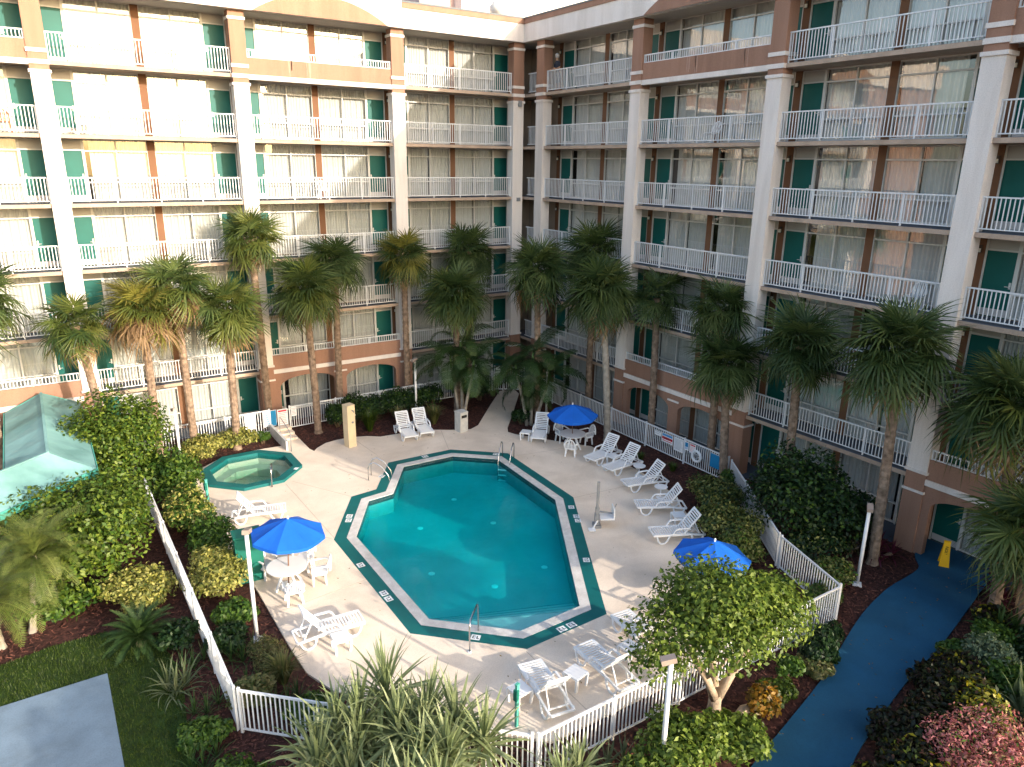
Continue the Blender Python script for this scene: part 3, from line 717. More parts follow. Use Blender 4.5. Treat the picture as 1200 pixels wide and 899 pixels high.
lounger(-4.55, -12.45, 10, 'white slatted lounger nearest the round table under the blue umbrella')
lounger(-4.55, -13.75, 4, 'white slatted lounger with a square table squeezed on its far side, by bed')
lounger(-4.95, -15.55, -14, 'white slatted lounger between two small round side tables')
lounger(-5.95, -17.45, -30, 'white slatted lounger between a round and a square side table')
lounger(-6.95, -19.3, -25, 'white slatted lounger by the variegated bush, last of the shaded row')
lounger(-5.35, -8.75, 47, 'white slatted lounger standing alone by the clustered palms and lamp post')
lounger(-10.75, -5.25, 82, 'white slatted lounger of the pair on the shower side')
lounger(-9.85, -5.2, 80, 'white slatted lounger of the pair on the trash bin side')
lounger(-18.9, -10.1, 165, 'white slatted lounger behind the green cabinet near the hot tub')
lounger(-19.15, -18.15, 176, 'sunlit white slatted lounger on the open corner of the deck')
lounger(-15.5, -23.3, -100, 'white slatted lounger beside the green call post, raised back to fence')
lounger(-13.7, -23.45, -91, 'white slatted lounger between two side tables with its back to the fence')
lounger(-12.0, -22.9, -95, 'white slatted lounger half hidden under the ficus crown')
sqt = MB().box(-.23, .23, -.23, .23, .37, .40).mesh('tabletop', 'white_plastic'); sql = MB().box(-.03, .03, -.03, .03, 0, .37).mesh('leg', 'white_plastic'); apr = MB().box(-.21, .21, -.21, .21, .33, .37).mesh('apron', 'white_plastic')
def sq_table(x, y, a, label):
    t = thing('side_table', label, 'side table', (x, y, .03), R(a), 'low square side tables'); add('tabletop', sqt, t); add('apron', apr, t)
    for i in (-1, 1):
        for j in (-1, 1): add('leg', sql, t, (.19*i, .19*j, 0), (R(-4*j), R(4*i), 0))
rdt = MB().lathe([(0, .43), (.24, .43), (.26, .445), (.26, .46), (0, .46)], 20).mesh('tabletop', 'white_plastic'); rds = MB().lathe([(.17, 0), (.15, .03), (.03, .06), (.025, .43)], 12).mesh('pedestal', 'white_plastic')
def rd_table(x, y, label):
    t = thing('side_table', label, 'side table', (x, y, .03), 0, 'small round side tables'); add('tabletop', rdt, t); add('pedestal', rds, t)
sq_table(-6.05, -8.55, 40, 'square white side table left of the lounger by the palms')
sq_table(-4.45, -13.05, 5, 'square white side table squeezed between two loungers in the shade')
rd_table(-4.35, -14.55, 'small round white pedestal table toward the blue umbrella end of row')
rd_table(-5.05, -16.55, 'small round white pedestal table toward the variegated bush end of row')
sq_table(-6.1, -18.55, -25, 'square white side table before the last lounger of the shaded row')
sq_table(-19.05, -18.85, -5, 'sunlit square white side table beside the lounger in the deck corner')
sq_table(-16.12, -23.1, 5, 'square white side table between the green call post and a lounger')
sq_table(-14.6, -23.35, 12, 'square white side table between two loungers by the south fence')
sq_table(-12.75, -23.3, 8, 'square white side table beside the lounger under the ficus')
def chair_meshes():
    C = {}
    s = MB().box(-.24, .24, -.22, .24, .40, .43).box(-.25, -.2, -.2, .2, .36, .40).box(.2, .25, -.2, .2, .36, .40); C['seat'] = s.mesh('seat', 'white_plastic')
    b = MB(); n = 12; pts = []
    for i in range(n+1):
        a = math.pi*i/n; pts.append((.25*math.cos(a), .26+.12*(.5+.5*math.sin(a)), .48+.40*math.sin(a)))
    for i in range(n): b.bar(pts[i], pts[i+1], .035, .045, (0, 1, 0))
    for i in range(-3, 4):
        x = i*.062; b.bar((x, .245, .42), (x*1.1, .37, .5+.36*math.sqrt(max(0, 1-(x/.26)**2))), .03, .015, (0, 1, 0))
    C['backrest'] = b.mesh('backrest', 'white_plastic')
    C['leg'] = MB().box(-.03, .03, -.025, .025, 0, .4).mesh('leg', 'white_plastic')
    a = MB(); a.bar((0, -.2, .42), (0, -.22, .62), .04, .04).bar((0, -.23, .64), (0, .26, .66), .05, .035).bar((0, .26, .66), (0, .3, .6), .04, .035); C['armrest'] = a.mesh('armrest', 'white_plastic')
    return C
CM = chair_meshes()
def chair(x, y, facing, label):   # facing: the way the sitter looks, degrees
    t = thing('patio_chair', label, 'chair', (x, y, .03), R(facing+90), 'white resin patio chairs')
    add('seat', CM['seat'], t); add('backrest', CM['backrest'], t)
    for i in (-1, 1):
        add('armrest', CM['armrest'], t, (.265*i, 0, 0))
        for j in (-1, 1): add('leg', CM['leg'], t, (.22*i, .2*j, 0), (R(5*j), R(-5*i), 0))
def patio_table(x, y, label):
    t = thing('patio_table', label, 'table', (x, y, .03), R(20), 'round white patio tables')
    part('tabletop', MB().lathe([(0, .69), (.58, .69), (.61, .70), (.61, .72), (0, .725)], 28), 'white_plastic', t)
    lg = MB().bar((.1, 0, .68), (.45, 0, .02), .06, .05).mesh('leg', 'white_plastic')
    for i in range(4): add('leg', lg, t, (0, 0, 0), (0, 0, R(90*i)))
    part('umbrella_base', MB().lathe([(0, .14), (.06, .14), (.08, .07), (.26, .06), (.28, 0)], 18), 'white_plastic', t)
def umbrella(x, y, h, r, tilt, label, rz=0):
    t = thing('patio_umbrella', label, 'umbrella', (x, y, .03), R(rz), 'blue patio umbrellas'); t.rotation_euler = (tilt[0], tilt[1], R(rz))
    part('pole', MB().tube([(0, 0, .1), (0, 0, h-.05)], .019, 8), 'wood_pole', t)
    part('finial', MB().lathe([(.0, h+.09), (.03, h+.07), (.03, h-.01)], 8), 'white_plastic', t)
    for i in range(8):
        a0, a1 = 2*math.pi*i/8, 2*math.pi*(i+1)/8; mb = MB(); ns = 5
        for u in range(ns+1):
            f = u/ns; rad = r*f; zz = h-.42*f-.07*f*f
            for v in range(4):
                g_ = v/3; a = a0+(a1-a0)*g_; px = rad*(math.cos(a0)*(1-g_)+math.cos(a1)*g_); py = rad*(math.sin(a0)*(1-g_)+math.sin(a1)*g_)
                mb.v.append((px, py, zz-.03*f*math.sin(math.pi*g_)))
        for u in range(ns):
            for v in range(3): b = u*4+v; mb.f.append((b, b+4, b+5, b+1))
        b = len(mb.v)
        for v in range(4): q = mb.v[ns*4+v]; mb.v.append((q[0]*1.002, q[1]*1.002, q[2]-.1))
        for v in range(3): mb.f.append((ns*4+v, b+v, b+v+1, ns*4+v+1))
        part('canopy_panel', mb, 'blue_cloth', t)
        part('rib', MB().bar((0, 0, h-.06), (r*.97*math.cos(a0), r*.97*math.sin(a0), h-.54), .015, .012), 'wood_pole', t)
patio_table(-19.35, -15.1, 'round white patio table in the sun, blue umbrella through it')
umbrella(-19.35, -15.1, 2.32, 1.12, (R(2), R(3), 0), 'sunlit royal blue umbrella over the table by the green cabinet', 12)
chair(-19.75, -14.15, -65, 'white patio chair between the sunlit table and the green cabinet')
chair(-18.6, -14.35, -135, 'white patio chair on the pool side of the sunlit table, back rounded')
chair(-18.45, -15.35, 165, 'white patio chair sideways on the lounger side of the sunlit table')
chair(-19.45, -16.0, 85, 'white patio chair with its back to the sunlit lounger')
patio_table(-4.85, -10.6, 'round white patio table in the shade beside the mulch bed')
umbrella(-4.85, -10.6, 2.15, 1.15, (0, R(-2), 0), 'shaded blue umbrella by the picket fence and palms', 8)
chair(-4.75, -9.65, -95, 'white patio chair on the clustered palm side of the shaded table')
chair(-3.95, -10.5, 175, 'white patio chair at the mulch edge of the shaded table')
chair(-5.45, -11.25, 45, 'white patio chair on the pool side of the shaded table')
patio_table(-9.15, -22.6, 'white patio table below the umbrella that the ficus half hides')
umbrella(-9.15, -22.6, 2.15, 1.12, (R(3), R(2), 0), 'blue umbrella half hidden behind the ficus crown', 3)
chair(-10.1, -22.9, 10, 'white patio chair under the umbrella that the ficus half hides')
# ================================================================== POOL EQUIPMENT
def ladder(label, x, y, rz):
    t = thing('pool_ladder', label, 'ladder', (x, y, .03), rz, 'steel pool ladders')
    for i in (-.26, .26):
        part('handrail', MB().tube([(i, -.55, 0), (i, -.55, .55), (i, -.48, .72), (i, -.3, .8), (i, 0, .62), (i, .28, .25), (i, .33, -.1), (i, .33, -.9)], .022, 8), 'steel', t, smooth=True)
    for z in (-.25, -.5, -.75): part('tread', MB().box(-.26, .26, .28, .38, z-.02, z), 'white_plastic', t)
ladder('steel pool ladder at the notch on the hot tub side', -13.62, -9.15, R(-125))
ladder('steel pool ladder on the edge facing the blue umbrella and palms', -8.35, -10.35, R(135))
t = thing('pool_handrail', 'single steel handrail over the pool entry steps', 'handrail', (-15.95, -20.55, .03), R(-45))
part('rail_bar', MB().tube([(0, -.35, 0), (0, -.35, .8), (0, -.25, .93), (0, .45, .95), (0, .55, .85), (0, .58, .4), (0, .6, -.5)], .024, 8), 'steel', t, smooth=True)
part('flange', MB().lathe([(.06, 0), (.06, .02), (.03, .03)], 10), 'white_plastic', t, (0, -.35, 0))
t = thing('pool_lift', 'grey pool lift mast with white seat at the pool edge', 'pool lift', (-8.75, -17.1, .03), R(-30))
part('base', MB().box(-.14, .14, -.18, .18, 0, .1).box(-.08, .08, -.1, .1, .1, .5), 'grey_metal', t)
part('mast', MB().box(-.045, .045, -.045, .045, .5, 1.75).box(-.07, .07, -.06, .06, .45, .75), 'grey_metal', t)
part('seat', MB().box(.1, .6, -.25, .25, .36, .40).box(.56, .6, -.25, .25, .40, .78), 'white_plastic', t)
part('arm', MB().bar((0, 0, .6), (.62, 0, .5), .05, .05).bar((.62, .28, .45), (.75, .28, .75), .03, .03), 'grey_metal', t)
part('footrest', MB().bar((.1, 0, .35), (-.2, -.3, .06), .04, .04).box(-.35, -.1, -.45, -.2, .03, .06), 'white_plastic', t)
t = thing('shower_pillar', 'tan square shower pillar on the deck by the hedge', 'shower', (-13.45, -5.05, .03), R(12))
part('pillar', MB().box(-.2, .2, -.2, .2, 0, 1.98), 'shower_tan', t)
part('shower_head', MB().tube([(.05, -.2, 1.78), (.05, -.32, 1.76), (.05, -.36, 1.7)], .022, 8), 'grey_metal', t); part('valve', MB().lathe([(.05, 0), (.05, .03), (0, .03)], 10), 'grey_metal', t, (.05, -.2, 1.2), (R(90), 0, 0))
part('cap', MB().box(-.21, .21, -.21, .21, 1.98, 2.02), 'shower_tan', t)
t = thing('trash_bin', 'grey square trash bin with dark slot by the walk', 'bin', (-8.1, -5.95, .03), R(8))
part('body', MB().box(-.23, .23, -.23, .23, 0, .95), 'bin', t); part('hood', MB().box(-.24, .24, -.24, .24, .95, 1.02), 'bin', t); part('slot', MB().box(-.16, .16, -.238, -.22, .72, .86), 'black', t)  # slot is a black plate, the opening's darkness put into its colour
t = thing('utility_cabinet', 'tall green utility cabinet behind the lamp post by hedge', 'cabinet', (-20.15, -14.0, .03), R(-4))
part('body', MB().box(-.45, .35, -.25, .3, 0, 1.55), 'post_green', t); part('lid', MB().box(-.48, .38, -.28, .33, 1.55, 1.6), 'post_green', t)
part('cabinet_door', MB().box(-.4, .3, -.27, -.252, .1, 1.5), 'post_green', t); part('vent', MB().lathe([(.16, 0), (.15, .03), (0, .03)], 14), 'post_green', t, (.12, -.27, .5), (R(90), 0, 0))
def call_post(x, y, h, label):
    t = thing('call_post', label, 'post', (x, y, .03), R(20), 'slim green posts')
    part('post', MB().box(-.045, .045, -.03, .03, 0, h), 'teal_trim', t); part('box', MB().box(-.085, -.0, -.05, .05, h-.4, h-.12), 'post_green', t); part('cap', MB().box(-.055, .055, -.04, .04, h, h+.025), 'teal_trim', t)
call_post(-16.62, -23.72, 1.15, 'slim green call post by the lounger and yucca')
call_post(-20.25, -8.0, 1.05, 'slim green post standing at the hot tub hedge')
# stair by the spa
t = thing('entry_steps', 'low white concrete steps with side wall behind the hot tub', 'steps', (-15.6, -2.6, .03))
part('side_wall', MB().box(-.52, -.40, -1.5, 1.1, -.1, .45), 'coping', t)
for i in range(3): part('step', MB().box(-.39, .38, -.3+.45*i, .15+.45*i, -.05, .1+.1*i), 'deck', t)
tag(part('stair_handrail', MB().tube([(0, -.7, 0), (0, -.7, .85), (0, -.55, .95), (0, .8, 1.2), (0, .95, 1.1), (0, .95, .3)], .022, 8), 'grey_metal', None, (-15.95, -3.6, .03), smooth=True), 'dark steel handrail beside the concrete steps', 'handrail')
# ================================================================== LAMP POSTS
def lamp_post(x, y, h, rz, label, lean=(0, 0)):
    t = thing('lamp_post', label, 'lamp post', (x, y, 0), R(rz), 'white lamp posts'); t.rotation_euler = (R(lean[0]), R(lean[1]), R(rz))
    part('pole', MB().tube([(0, 0, -.05), (0, 0, h-.1)], .055, 10), 'rail', t, smooth=True); part('base_plate', MB().box(-.13, .13, -.13, .13, -.02, .03), 'rail', t)
    hd = part('head', MB().box(-.1, .22, -.085, .085, -.06, .06), 'lamp_head', t, (0, 0, h), (0, R(14), 0)); add('lens', MB().box(-.02, .2, -.07, .07, -.07, -.061).mesh('lens', 'lamp_glass'), hd)
    part('bracket', MB().tube([(0, 0, h-.12), (0, 0, h)], .03, 8), 'lamp_head', t)
lamp_post(-3.5, -6.65, 2.9, 120, 'white lamp post among the clustered palms and lounger')
lamp_post(-8.94, -2.69, 3.0, 200, 'white lamp post in the dense hedge behind two loungers')
lamp_post(-20.46, -3.7, 2.65, 100, 'white lamp post beside the big bush and hot tub')
lamp_post(-20.85, -17.2, 3.3, 60, 'white lamp post beside the green cabinet and yellow croton')
lamp_post(-14.8, -26.6, 3.0, 150, 'white lamp post before the ficus tree and south fence')
lamp_post(-4.15, -24.4, 2.7, 215, 'white lamp post in the mulch strip beside the blue path')
# ================================================================== CAUTION SIGN
t = thing('caution_sign', 'yellow folding caution floor sign by the hotel door', 'floor sign', (-.62, -25.25, .025), R(-58))
for sgn in (1, -1):
    mb = MB(); P = [(-.15, 0), (.15, 0), (.09, .82), (-.09, .82)]
    def q(x, z, o): return (x, sgn*(-.17*(1-z/.86)-o), z)
    mb.v = [q(x, z, 0) for x, z in P] + [q(x, z, .02) for x, z in P]
    mb.f = [(0, 1, 2, 3), (7, 6, 5, 4)] + [(i, i+4, (i+1) % 4+4, (i+1) % 4) for i in range(4)]
    if sgn < 0: mb.f = [f[::-1] for f in mb.f]
    part('panel', mb, 'yellow', t)
part('hinge', MB().box(-.1, .1, -.03, .03, .8, .87), 'yellow', t)
fc = bpy.data.curves.new('lettering', 'FONT'); fc.body = 'CAUTION'; fc.size = .13; fc.align_x = 'CENTER'; fc.extrude = .001; fc.materials.append(M['black'])
_o = bpy.data.objects.new('tmp', fc); _me = bpy.data.meshes.new_from_object(_o); bpy.data.objects.remove(_o)
add('lettering', _me, t, (.045, -.17*(1-.42/.86)-.026, .42), (R(90-11), R(-90), 0))

# ================================================================== PALMS
def strip(mb, pts, wid, side):
    """leaf blade: points along the midline, widths, side vector"""
    b = len(mb.v); n = len(pts); sv = Vector(side)
    for p, w_ in zip(pts[:-1], wid[:-1]): mb.v += [tuple(Vector(p)-sv*w_/2), tuple(Vector(p)+sv*w_/2)]
    mb.v.append(tuple(pts[-1]))
    for i in range(n-2): mb.f.append((b+2*i, b+2*i+1, b+2*i+3, b+2*i+2))
    mb.f.append((b+2*(n-2), b+2*(n-2)+1, b+2*(n-1)))
def fan_frond(seed, droop=.35, L=.98, N=34):
    r_ = random.Random(seed); mb = MB(); p = .6
    strip(mb, [(0, 0, 0), (p*.5, 0, .04), (p, 0, .04), (p+.4, 0, -.05)], [.05, .035, .03, 0], (0, 1, 0))
    for i in range(N):
        u = -1+2*i/(N-1); a = R(140)*u+R(r_.uniform(-4, 4)); c, s_ = math.cos(a), math.sin(a)
        l = L*(.66+.34*math.cos(a*.7))*r_.uniform(.78, 1.12); x0 = p+.24*(1-abs(u)); dr = droop*r_.uniform(.3, 1.9); fold = .35*(1 if i % 2 else -1); tw = r_.uniform(-.06, .06)
        pts = []
        for t_ in (0.04, .3, .58, .82, 1.0):
            pts.append((x0+c*l*t_-.05*dr*t_, s_*l*t_+tw*t_*t_, .04+.30*t_*abs(u)*(1-.5*t_)-dr*l*max(0, t_-.35)**1.6*1.5-.10*t_*t_*(1-abs(u))))
        strip(mb, pts, [.022, .052, .046, .024, 0], (-s_, c, fold))
    return mb
FAN = [fan_frond(i, d) for i, d in enumerate((.12, .3, .5, .8, .35, .6))]
FANM = {m_: [f.mesh('frond', m_) for f in FAN] for m_ in ('frond', 'frond_sun', 'frond_dead', 'frond_yellow')}
def pinnate(seed, L=1.7, leaf=.5, pairs=22, arch=.9, wid=.035, lift=.35, stiff=.25):
    r_ = random.Random(seed); mb = MB(); n = 10; P = []
    x = z = 0.; a = lift
    for i in range(n+1):
        P.append(Vector((x, 0, z))); a = lift-arch*((i+1)/n)**1.5*1.3; x += L/n*math.cos(a); z += L/n*math.sin(a)
    strip(mb, P, [.045*(1-i/(n+1)) for i in range(n+1)], (0, 1, 0))
    for k in range(pairs):
        t_ = .16+.84*k/(pairs-1); f = t_*n; i = min(int(f), n-1); q = P[i].lerp(P[i+1], f-i); d = (P[i+1]-P[i]).normalized()
        l = leaf*math.sin(math.pi*(.18+.78*t_))**.7*r_.uniform(.85, 1.1)
        for sg in (-1, 1):
            v = (d*.55+Vector((0, sg*1., 0))+Vector((0, 0, stiff))).normalized(); g_ = Vector((0, 0, -1))
            pts = [q, q+v*l*.5+g_*l*.08, q+v*l*.95+g_*l*.5*(1-stiff)]
            strip(mb, pts, [wid*.8, wid, 0], d)
    return mb
PINM = [pinnate(i, 1.75, .55, 36, a_, .034, .45).mesh('frond', 'frond_deep') for i, a_ in enumerate((.8, 1.2, 1.6))]
DATM = [pinnate(20+i, 1.5, .28, 34, a_, .016, .5, .45).mesh('frond', 'frond_date') for i, a_ in enumerate((.8, 1.2, 1.6))]
CYCM = [pinnate(40+i, 1.05, .17, 36, a_, .016, .2, .7).mesh('frond', 'frond_deep') for i, a_ in enumerate((.5, .8))]
def trunk_mb(h, r0, r1, top=(0, 0), rings=True, n=10):
    pts, rs = [], []; K = max(8, int(h/.11)); q = random.Random(int(h*1000))
    wob = [q.uniform(-1, 1) for _ in range(6)]
    for i in range(K+1):
        t_ = i/K; wx = .04*(math.sin(t_*5+wob[0])*wob[1]); wy = .04*(math.sin(t_*4+wob[2])*wob[3])
        pts.append((top[0]*t_**1.4+wx*min(1, 4*t_)*(1-t_), top[1]*t_**1.4+wy*min(1, 4*t_)*(1-t_), -.1+(h+.1)*t_))
        rs.append((r0+(r1-r0)*min(1, t_*1.4))*(1+(.09 if rings and i % 2 else 0)+q.uniform(-.035, .035))*(1.4 if i == 0 else 1.15 if i == 1 else 1))
    return MB().tube(pts, rs, n)
def sabal(x, y, h, label, top=(0, 0), n=34, sc=1., mats=('frond',), dead=.0, boots=False, flower=False, seed=None, r=.15, low=-58, group='cabbage palms around the courtyard', trunkm='trunk'):
    r_ = random.Random(seed if seed is not None else hash((round(x, 2), round(y, 2))) % 9999)
    t = thing('cabbage_palm', label, 'palm tree', (x, y, 0), 0, group)
    part('trunk', trunk_mb(h, r*1.1, r, top), trunkm, t, smooth=False)
    if boots:
        mb = MB()
        for i in range(46):
            a = i*2.4; z = h-1.0+i*.022; rr_ = r*1.0; mb.bar((top[0]*.9+rr_*math.cos(a), top[1]*.9+rr_*math.sin(a), z), (top[0]+(rr_+.16)*math.cos(a), top[1]+(rr_+.16)*math.sin(a), z+.28), .07, .03)
        tag(part('leaf_bases', mb, 'trunk', t), kind='stuff')
    n = int(n*1.4)
    for i in range(n):
        f = (i+.5)/n; lo_ = math.sin(R(low)); e = math.degrees(math.asin(max(-1, min(1, .99-(.99-lo_)*f**.9))))+r_.uniform(-9, 9); a = i*137.5+r_.uniform(-16, 16)
        m_ = r_.choice(mats)
        if f > 1-dead: m_ = r_.choice(('frond_dead', 'frond_dead', 'frond_yellow'))
        v = 0 if e > 60 else r_.choice((0, 1, 4)) if e > 30 else r_.choice((1, 4, 2, 5)) if e > 0 else r_.choice((2, 5, 3))
        s_ = sc*r_.uniform(.8, 1.12)*(.9 if e > 65 else 1)
        er = R(e)
        add('frond', FANM[m_][v], t, (top[0]+.08*math.cos(R(a)), top[1]+.08*math.sin(R(a)), h+.2-.45*f), (R(r_.uniform(-38, 38)), -er, R(a)), s_)
    if flower:
        for i in range(2):
            a = r_.uniform(0, 6.28); V = []
            mb = MB()
            for k in range(90):
                u = r_.random(); q = Vector((.5*u+.1, r_.gauss(0, .13*(.3+u)), -.25*u*u+r_.gauss(0, .1*(.3+u)))); mb.bar(q, q+Vector((r_.gauss(0, .05), r_.gauss(0, .05), -.08)), .02, .02)
            tag(part('flower_stalk', mb, 'flower', t, (top[0], top[1], h-.05), (0, R(10), a)), kind='stuff')
    return t
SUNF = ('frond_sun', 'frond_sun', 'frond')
sabal(-22.9, -2.6, 6.3, 'leaning cabbage palm left of the browned palm, by the teal canopy', (-.55, 0), 30, .9, SUNF, .12, seed=1)
sabal(-21.1, -2.7, 6.6, 'cabbage palm with a skirt of brown dead fronds', (.05, 0), 40, 1.0, ('frond_sun', 'frond_yellow'), .48, seed=2)
sabal(-19.6, -2.2, 7.4, 'cabbage palm with yellowing lower fronds behind the browned palm', (-.1, 0), 36, 1.0, SUNF, .25, seed=3)
sabal(-17.9, -2.6, 6.35, 'cabbage palm rising from the yellow crotons by the hot tub', (.12, 0), 38, 1.05, SUNF, .12, seed=4)
sabal(-15.9, -.75, 9.1, 'tall cabbage palm with rough leaf bases against the second column', (-.15, 0), 34, .95, SUNF, .06, True, seed=5)
sabal(-14.1, -2.5, 6.85, 'cabbage palm standing in the mulch by the shower pillar', (-.15, 0), 40, 1.08, ('frond', 'frond_sun'), .08, seed=6)
sabal(-12.3, -.7, 7.8, 'cabbage palm close to the front of the arched bay', (.15, 0), 34, 1.0, ('frond',), .05, seed=7)
sabal(-8.45, -.65, 7.85, 'cabbage palm against the third column with a bright yellow crown', (0, 0), 36, 1.0, ('frond', 'frond', 'frond_yellow'), .04, True, seed=8)
sabal(-4.6, -.65, 8.0, 'cabbage palm behind the flowering palm in the corner', (0, 0), 34, 1.0, ('frond',), .0, seed=9)
sabal(-6.75, -3.1, 6.1, 'cabbage palm with cream flower sprays above the clustered palms', (0, 0), 46, 1.15, ('frond', 'frond', 'frond_sun'), .0, False, True, seed=10)
sabal(-4.0, -6.5, 7.6, 'full cabbage palm beside the corner lamp post', (.05, .25), 42, 1.15, ('frond',), .03, seed=11)
sabal(-1.05, -7.0, 8.3, 'tall cabbage palm behind the fence against the shaded wing', (.1, .1), 38, 1.1, ('frond',), .0, seed=12)
sabal(-2.75, -10.6, 6.9, 'grey trunked cabbage palm with flower spray beside the shaded umbrella', (.0, .9), 46, 1.15, ('frond',), .03, False, True, seed=13, trunkm='trunk_grey')
sabal(-1.0, -11.7, 6.8, 'slim cabbage palm with a sparse crown behind the fence', (.05, .25), 22, .95, ('frond',), .0, seed=14, low=-45)
sabal(-1.0, -15.4, 6.9, 'cabbage palm behind the fence near the life ring', (0, .2), 34, .95, ('frond',), .03, seed=15)
sabal(-2.0, -17.05, 4.9, 'lower cabbage palm at the fence end by the blue board', (.25, .7), 36, 1.0, ('frond',), .04, seed=16)
sabal(-1.4, -19.6, 6.3, 'cabbage palm rising from the dark bush', (.1, .3), 36, 1.05, ('frond',), .0, seed=17)
sabal(-2.5, -23.9, 7.2, 'big cabbage palm with a pale flower beside the last bay column', (.1, .3), 44, 1.15, ('frond',), .04, False, True, seed=18)
sabal(-1.6, -27.3, 6.1, 'big cabbage palm with rusty lower fronds before the last bay', (0, .7), 44, 1.2, ('frond', 'frond', 'frond_sun'), .12, seed=19)
sabal(-2.6, -28.4, 3.0, 'short cabbage palm with drooping fronds beside the blue path', (0, .25), 36, 1.05, ('frond', 'frond_sun'), .1, seed=20)
sabal(-26.6, -3.2, 7.7, 'cabbage palm beyond the teal canopy', (.2, 0), 34, 1.0, SUNF, .05, seed=21)
# clustered feather palms
def feather(label, x, y, trunks, sc=1.):
    t = thing('christmas_palm', label, 'palm tree', (x, y, 0), 0, 'clustered feather palms')
    r_ = random.Random(int(x*100))
    for dx, dy, lx, ly, h in trunks:
        tr = part('trunk', MB().tube([(dx+lx*u**1.3, dy+ly*u**1.3, -.1+(h+.1)*u) for u in [i/8 for i in range(9)]], [.1-.045*i/8 for i in range(9)], 8), 'trunk_grey', t, smooth=True)
        part('crownshaft', MB().tube([(dx+lx, dy+ly, h-.02), (dx+lx*1.05, dy+ly*1.05, h+.35), (dx+lx*1.1, dy+ly*1.1, h+.6)], [.06, .075, .04], 8), 'leafshaft', t, smooth=True)
        for i in range(11):
            e = R(48-72*(i/10)+r_.uniform(-8, 8)); add('frond', r_.choice(PINM), t, (dx+lx*1.08, dy+ly*1.08, h+.5-.02*i), (R(r_.uniform(-12, 12)), -e+.25, R(i*137.5+r_.uniform(-15, 15))), sc*1.25*r_.uniform(.85, 1.1))
mat('leafshaft', (.10, .17, .05), .5, .1, 3)
feather('clustered feather palms left of the beige walk', -6.95, -3.9, ((0, .3, -.25, .3, 2.5), (.12, .1, .15, .4, 3.2), (-.1, -.45, .55, .0, 2.4)))
feather('clustered feather palms right of the beige walk', -4.65, -6.95, ((-.2, .05, -.45, .35, 2.6), (0, 0, .1, .1, 3.1), (.25, -.05, .5, -.3, 2.2), (.05, .2, .25, .65, 1.5)))
def datepalm(label, x, y, h, top, n=30, sc=1.):
    t = thing('pygmy_date_palm', label, 'palm tree', (x, y, 0), 0, 'pygmy date palms beside the lawn'); r_ = random.Random(int(y*77))
    part('trunk', trunk_mb(h, .09, .07, top, True, 8), 'trunk_grey', t)
    for i in range(n):
        e = R(70-105*(i/n)+r_.uniform(-7, 7)); o = add('frond', r_.choice(DATM), t, (top[0], top[1], h), (R(r_.uniform(-12, 12)), -e+.25, R(i*137.5+r_.uniform(-15, 15))), sc*r_.uniform(.85, 1.1))
        if i in (n-1, n-4): o.material_slots[0].link = 'OBJECT'; o.material_slots[0].material = M['frond_yellow']
datepalm('pygmy date palm next to the big green bush', -26.0, -13.5, 2.0, (.35, .5), 62, 1.25)
datepalm('pygmy date palm at the edge of the lawn', -26.7, -13.9, 1.6, (-.1, -.3), 58, 1.2)
def cycad(label, x, y, sc=1.):
    t = thing('sago_palm', label, 'cycad', (x, y, 0)); r_ = random.Random(5)
    part('trunk', MB().lathe([(.13, -.1), (.13, .08), (.06, .16), (0, .17)], 10), 'trunk', t)
    for i in range(60):
        e = R(72-78*(i/60)+r_.uniform(-5, 5)); add('frond', r_.choice(CYCM), t, (0, 0, .2), (R(r_.uniform(-8, 8)), -e, R(i*137.5)), sc*r_.uniform(.9, 1.1))
cycad('dark green sago palm rosette at the lawn edge', -23.55, -15.75, 1.0)
# strap-leaved rosettes
def strapmb(seed, L, wd, arch):
    r_ = random.Random(seed); mb = MB(); n = 6; P = []; x = z = 0.
    for i in range(n+1):
        P.append(Vector((x, 0, z))); a = R(20)-arch*(i/n)**1.8; x += L/n*math.cos(a); z += L/n*math.sin(a)
    strip(mb, P, [wd*v for v in (.55, .85, 1, .95, .75, .4, 0)], (0, 1, 0)); return mb
STR = {m_: [strapmb(i, 1., .05, a_).mesh('leaf', m_) for i, a_ in enumerate((.5, 1.2, 1.9, 2.6))] for m_ in ('strap', 'strap_dark', 'flax', 'leaf_burgundy', 'frond_yellow')}
def rosette(parent, x, y, z, n, L, m_, r_, low=-20, wide=1.):
    for i in range(n):
        f = i/n; e = R(84-(84-low)*f+r_.uniform(-7, 7)); v = 0 if f < .3 else r_.choice((0, 1)) if f < .55 else r_.choice((1, 2, 3)); s_ = L*r_.uniform(.8, 1.15)
        add('leaf', STR[m_][v], parent, (x, y, z-.12*f), (R(r_.uniform(-20, 20)), -e+R(12), R(i*137.5+r_.uniform(-12, 12))), (s_, s_*wide, s_))
def strap_plant(name, label, cat, x, y, heads, L, m_, n=26, low=-10, wide=1., stem=True, group=None):
    t = thing(name, label, cat, (x, y, 0), 0, group); r_ = random.Random(int(x*31+y*17))
    for dx, dy, h in heads:
        if h > .15: part('stem', MB().tube([(dx*.3, dy*.3, -.1), (dx*.7, dy*.7, h*.5), (dx, dy, h)], [.08, .065, .06], 8), 'trunk', t)
        rosette(t, dx, dy, h, n, L, m_, r_, low, wide)
strap_plant('yucca', 'large pale spiky yucca clump in front of the south west fence', 'yucca', -19.7, -23.3, ((.2, .35, 1.7), (-.45, .25, 1.35), (.15, -.45, 1.3)), 1.25, 'strap', 95, -55, 1.1)
strap_plant('yucca', 'pale spiky yucca clump beside the larger one, toward the call post', 'yucca', -18.5, -24.5, ((.0, .3, 1.35), (.35, -.25, 1.1), (-.45, -.2, 1.15)), 1.15, 'strap', 95, -50, 1.1)
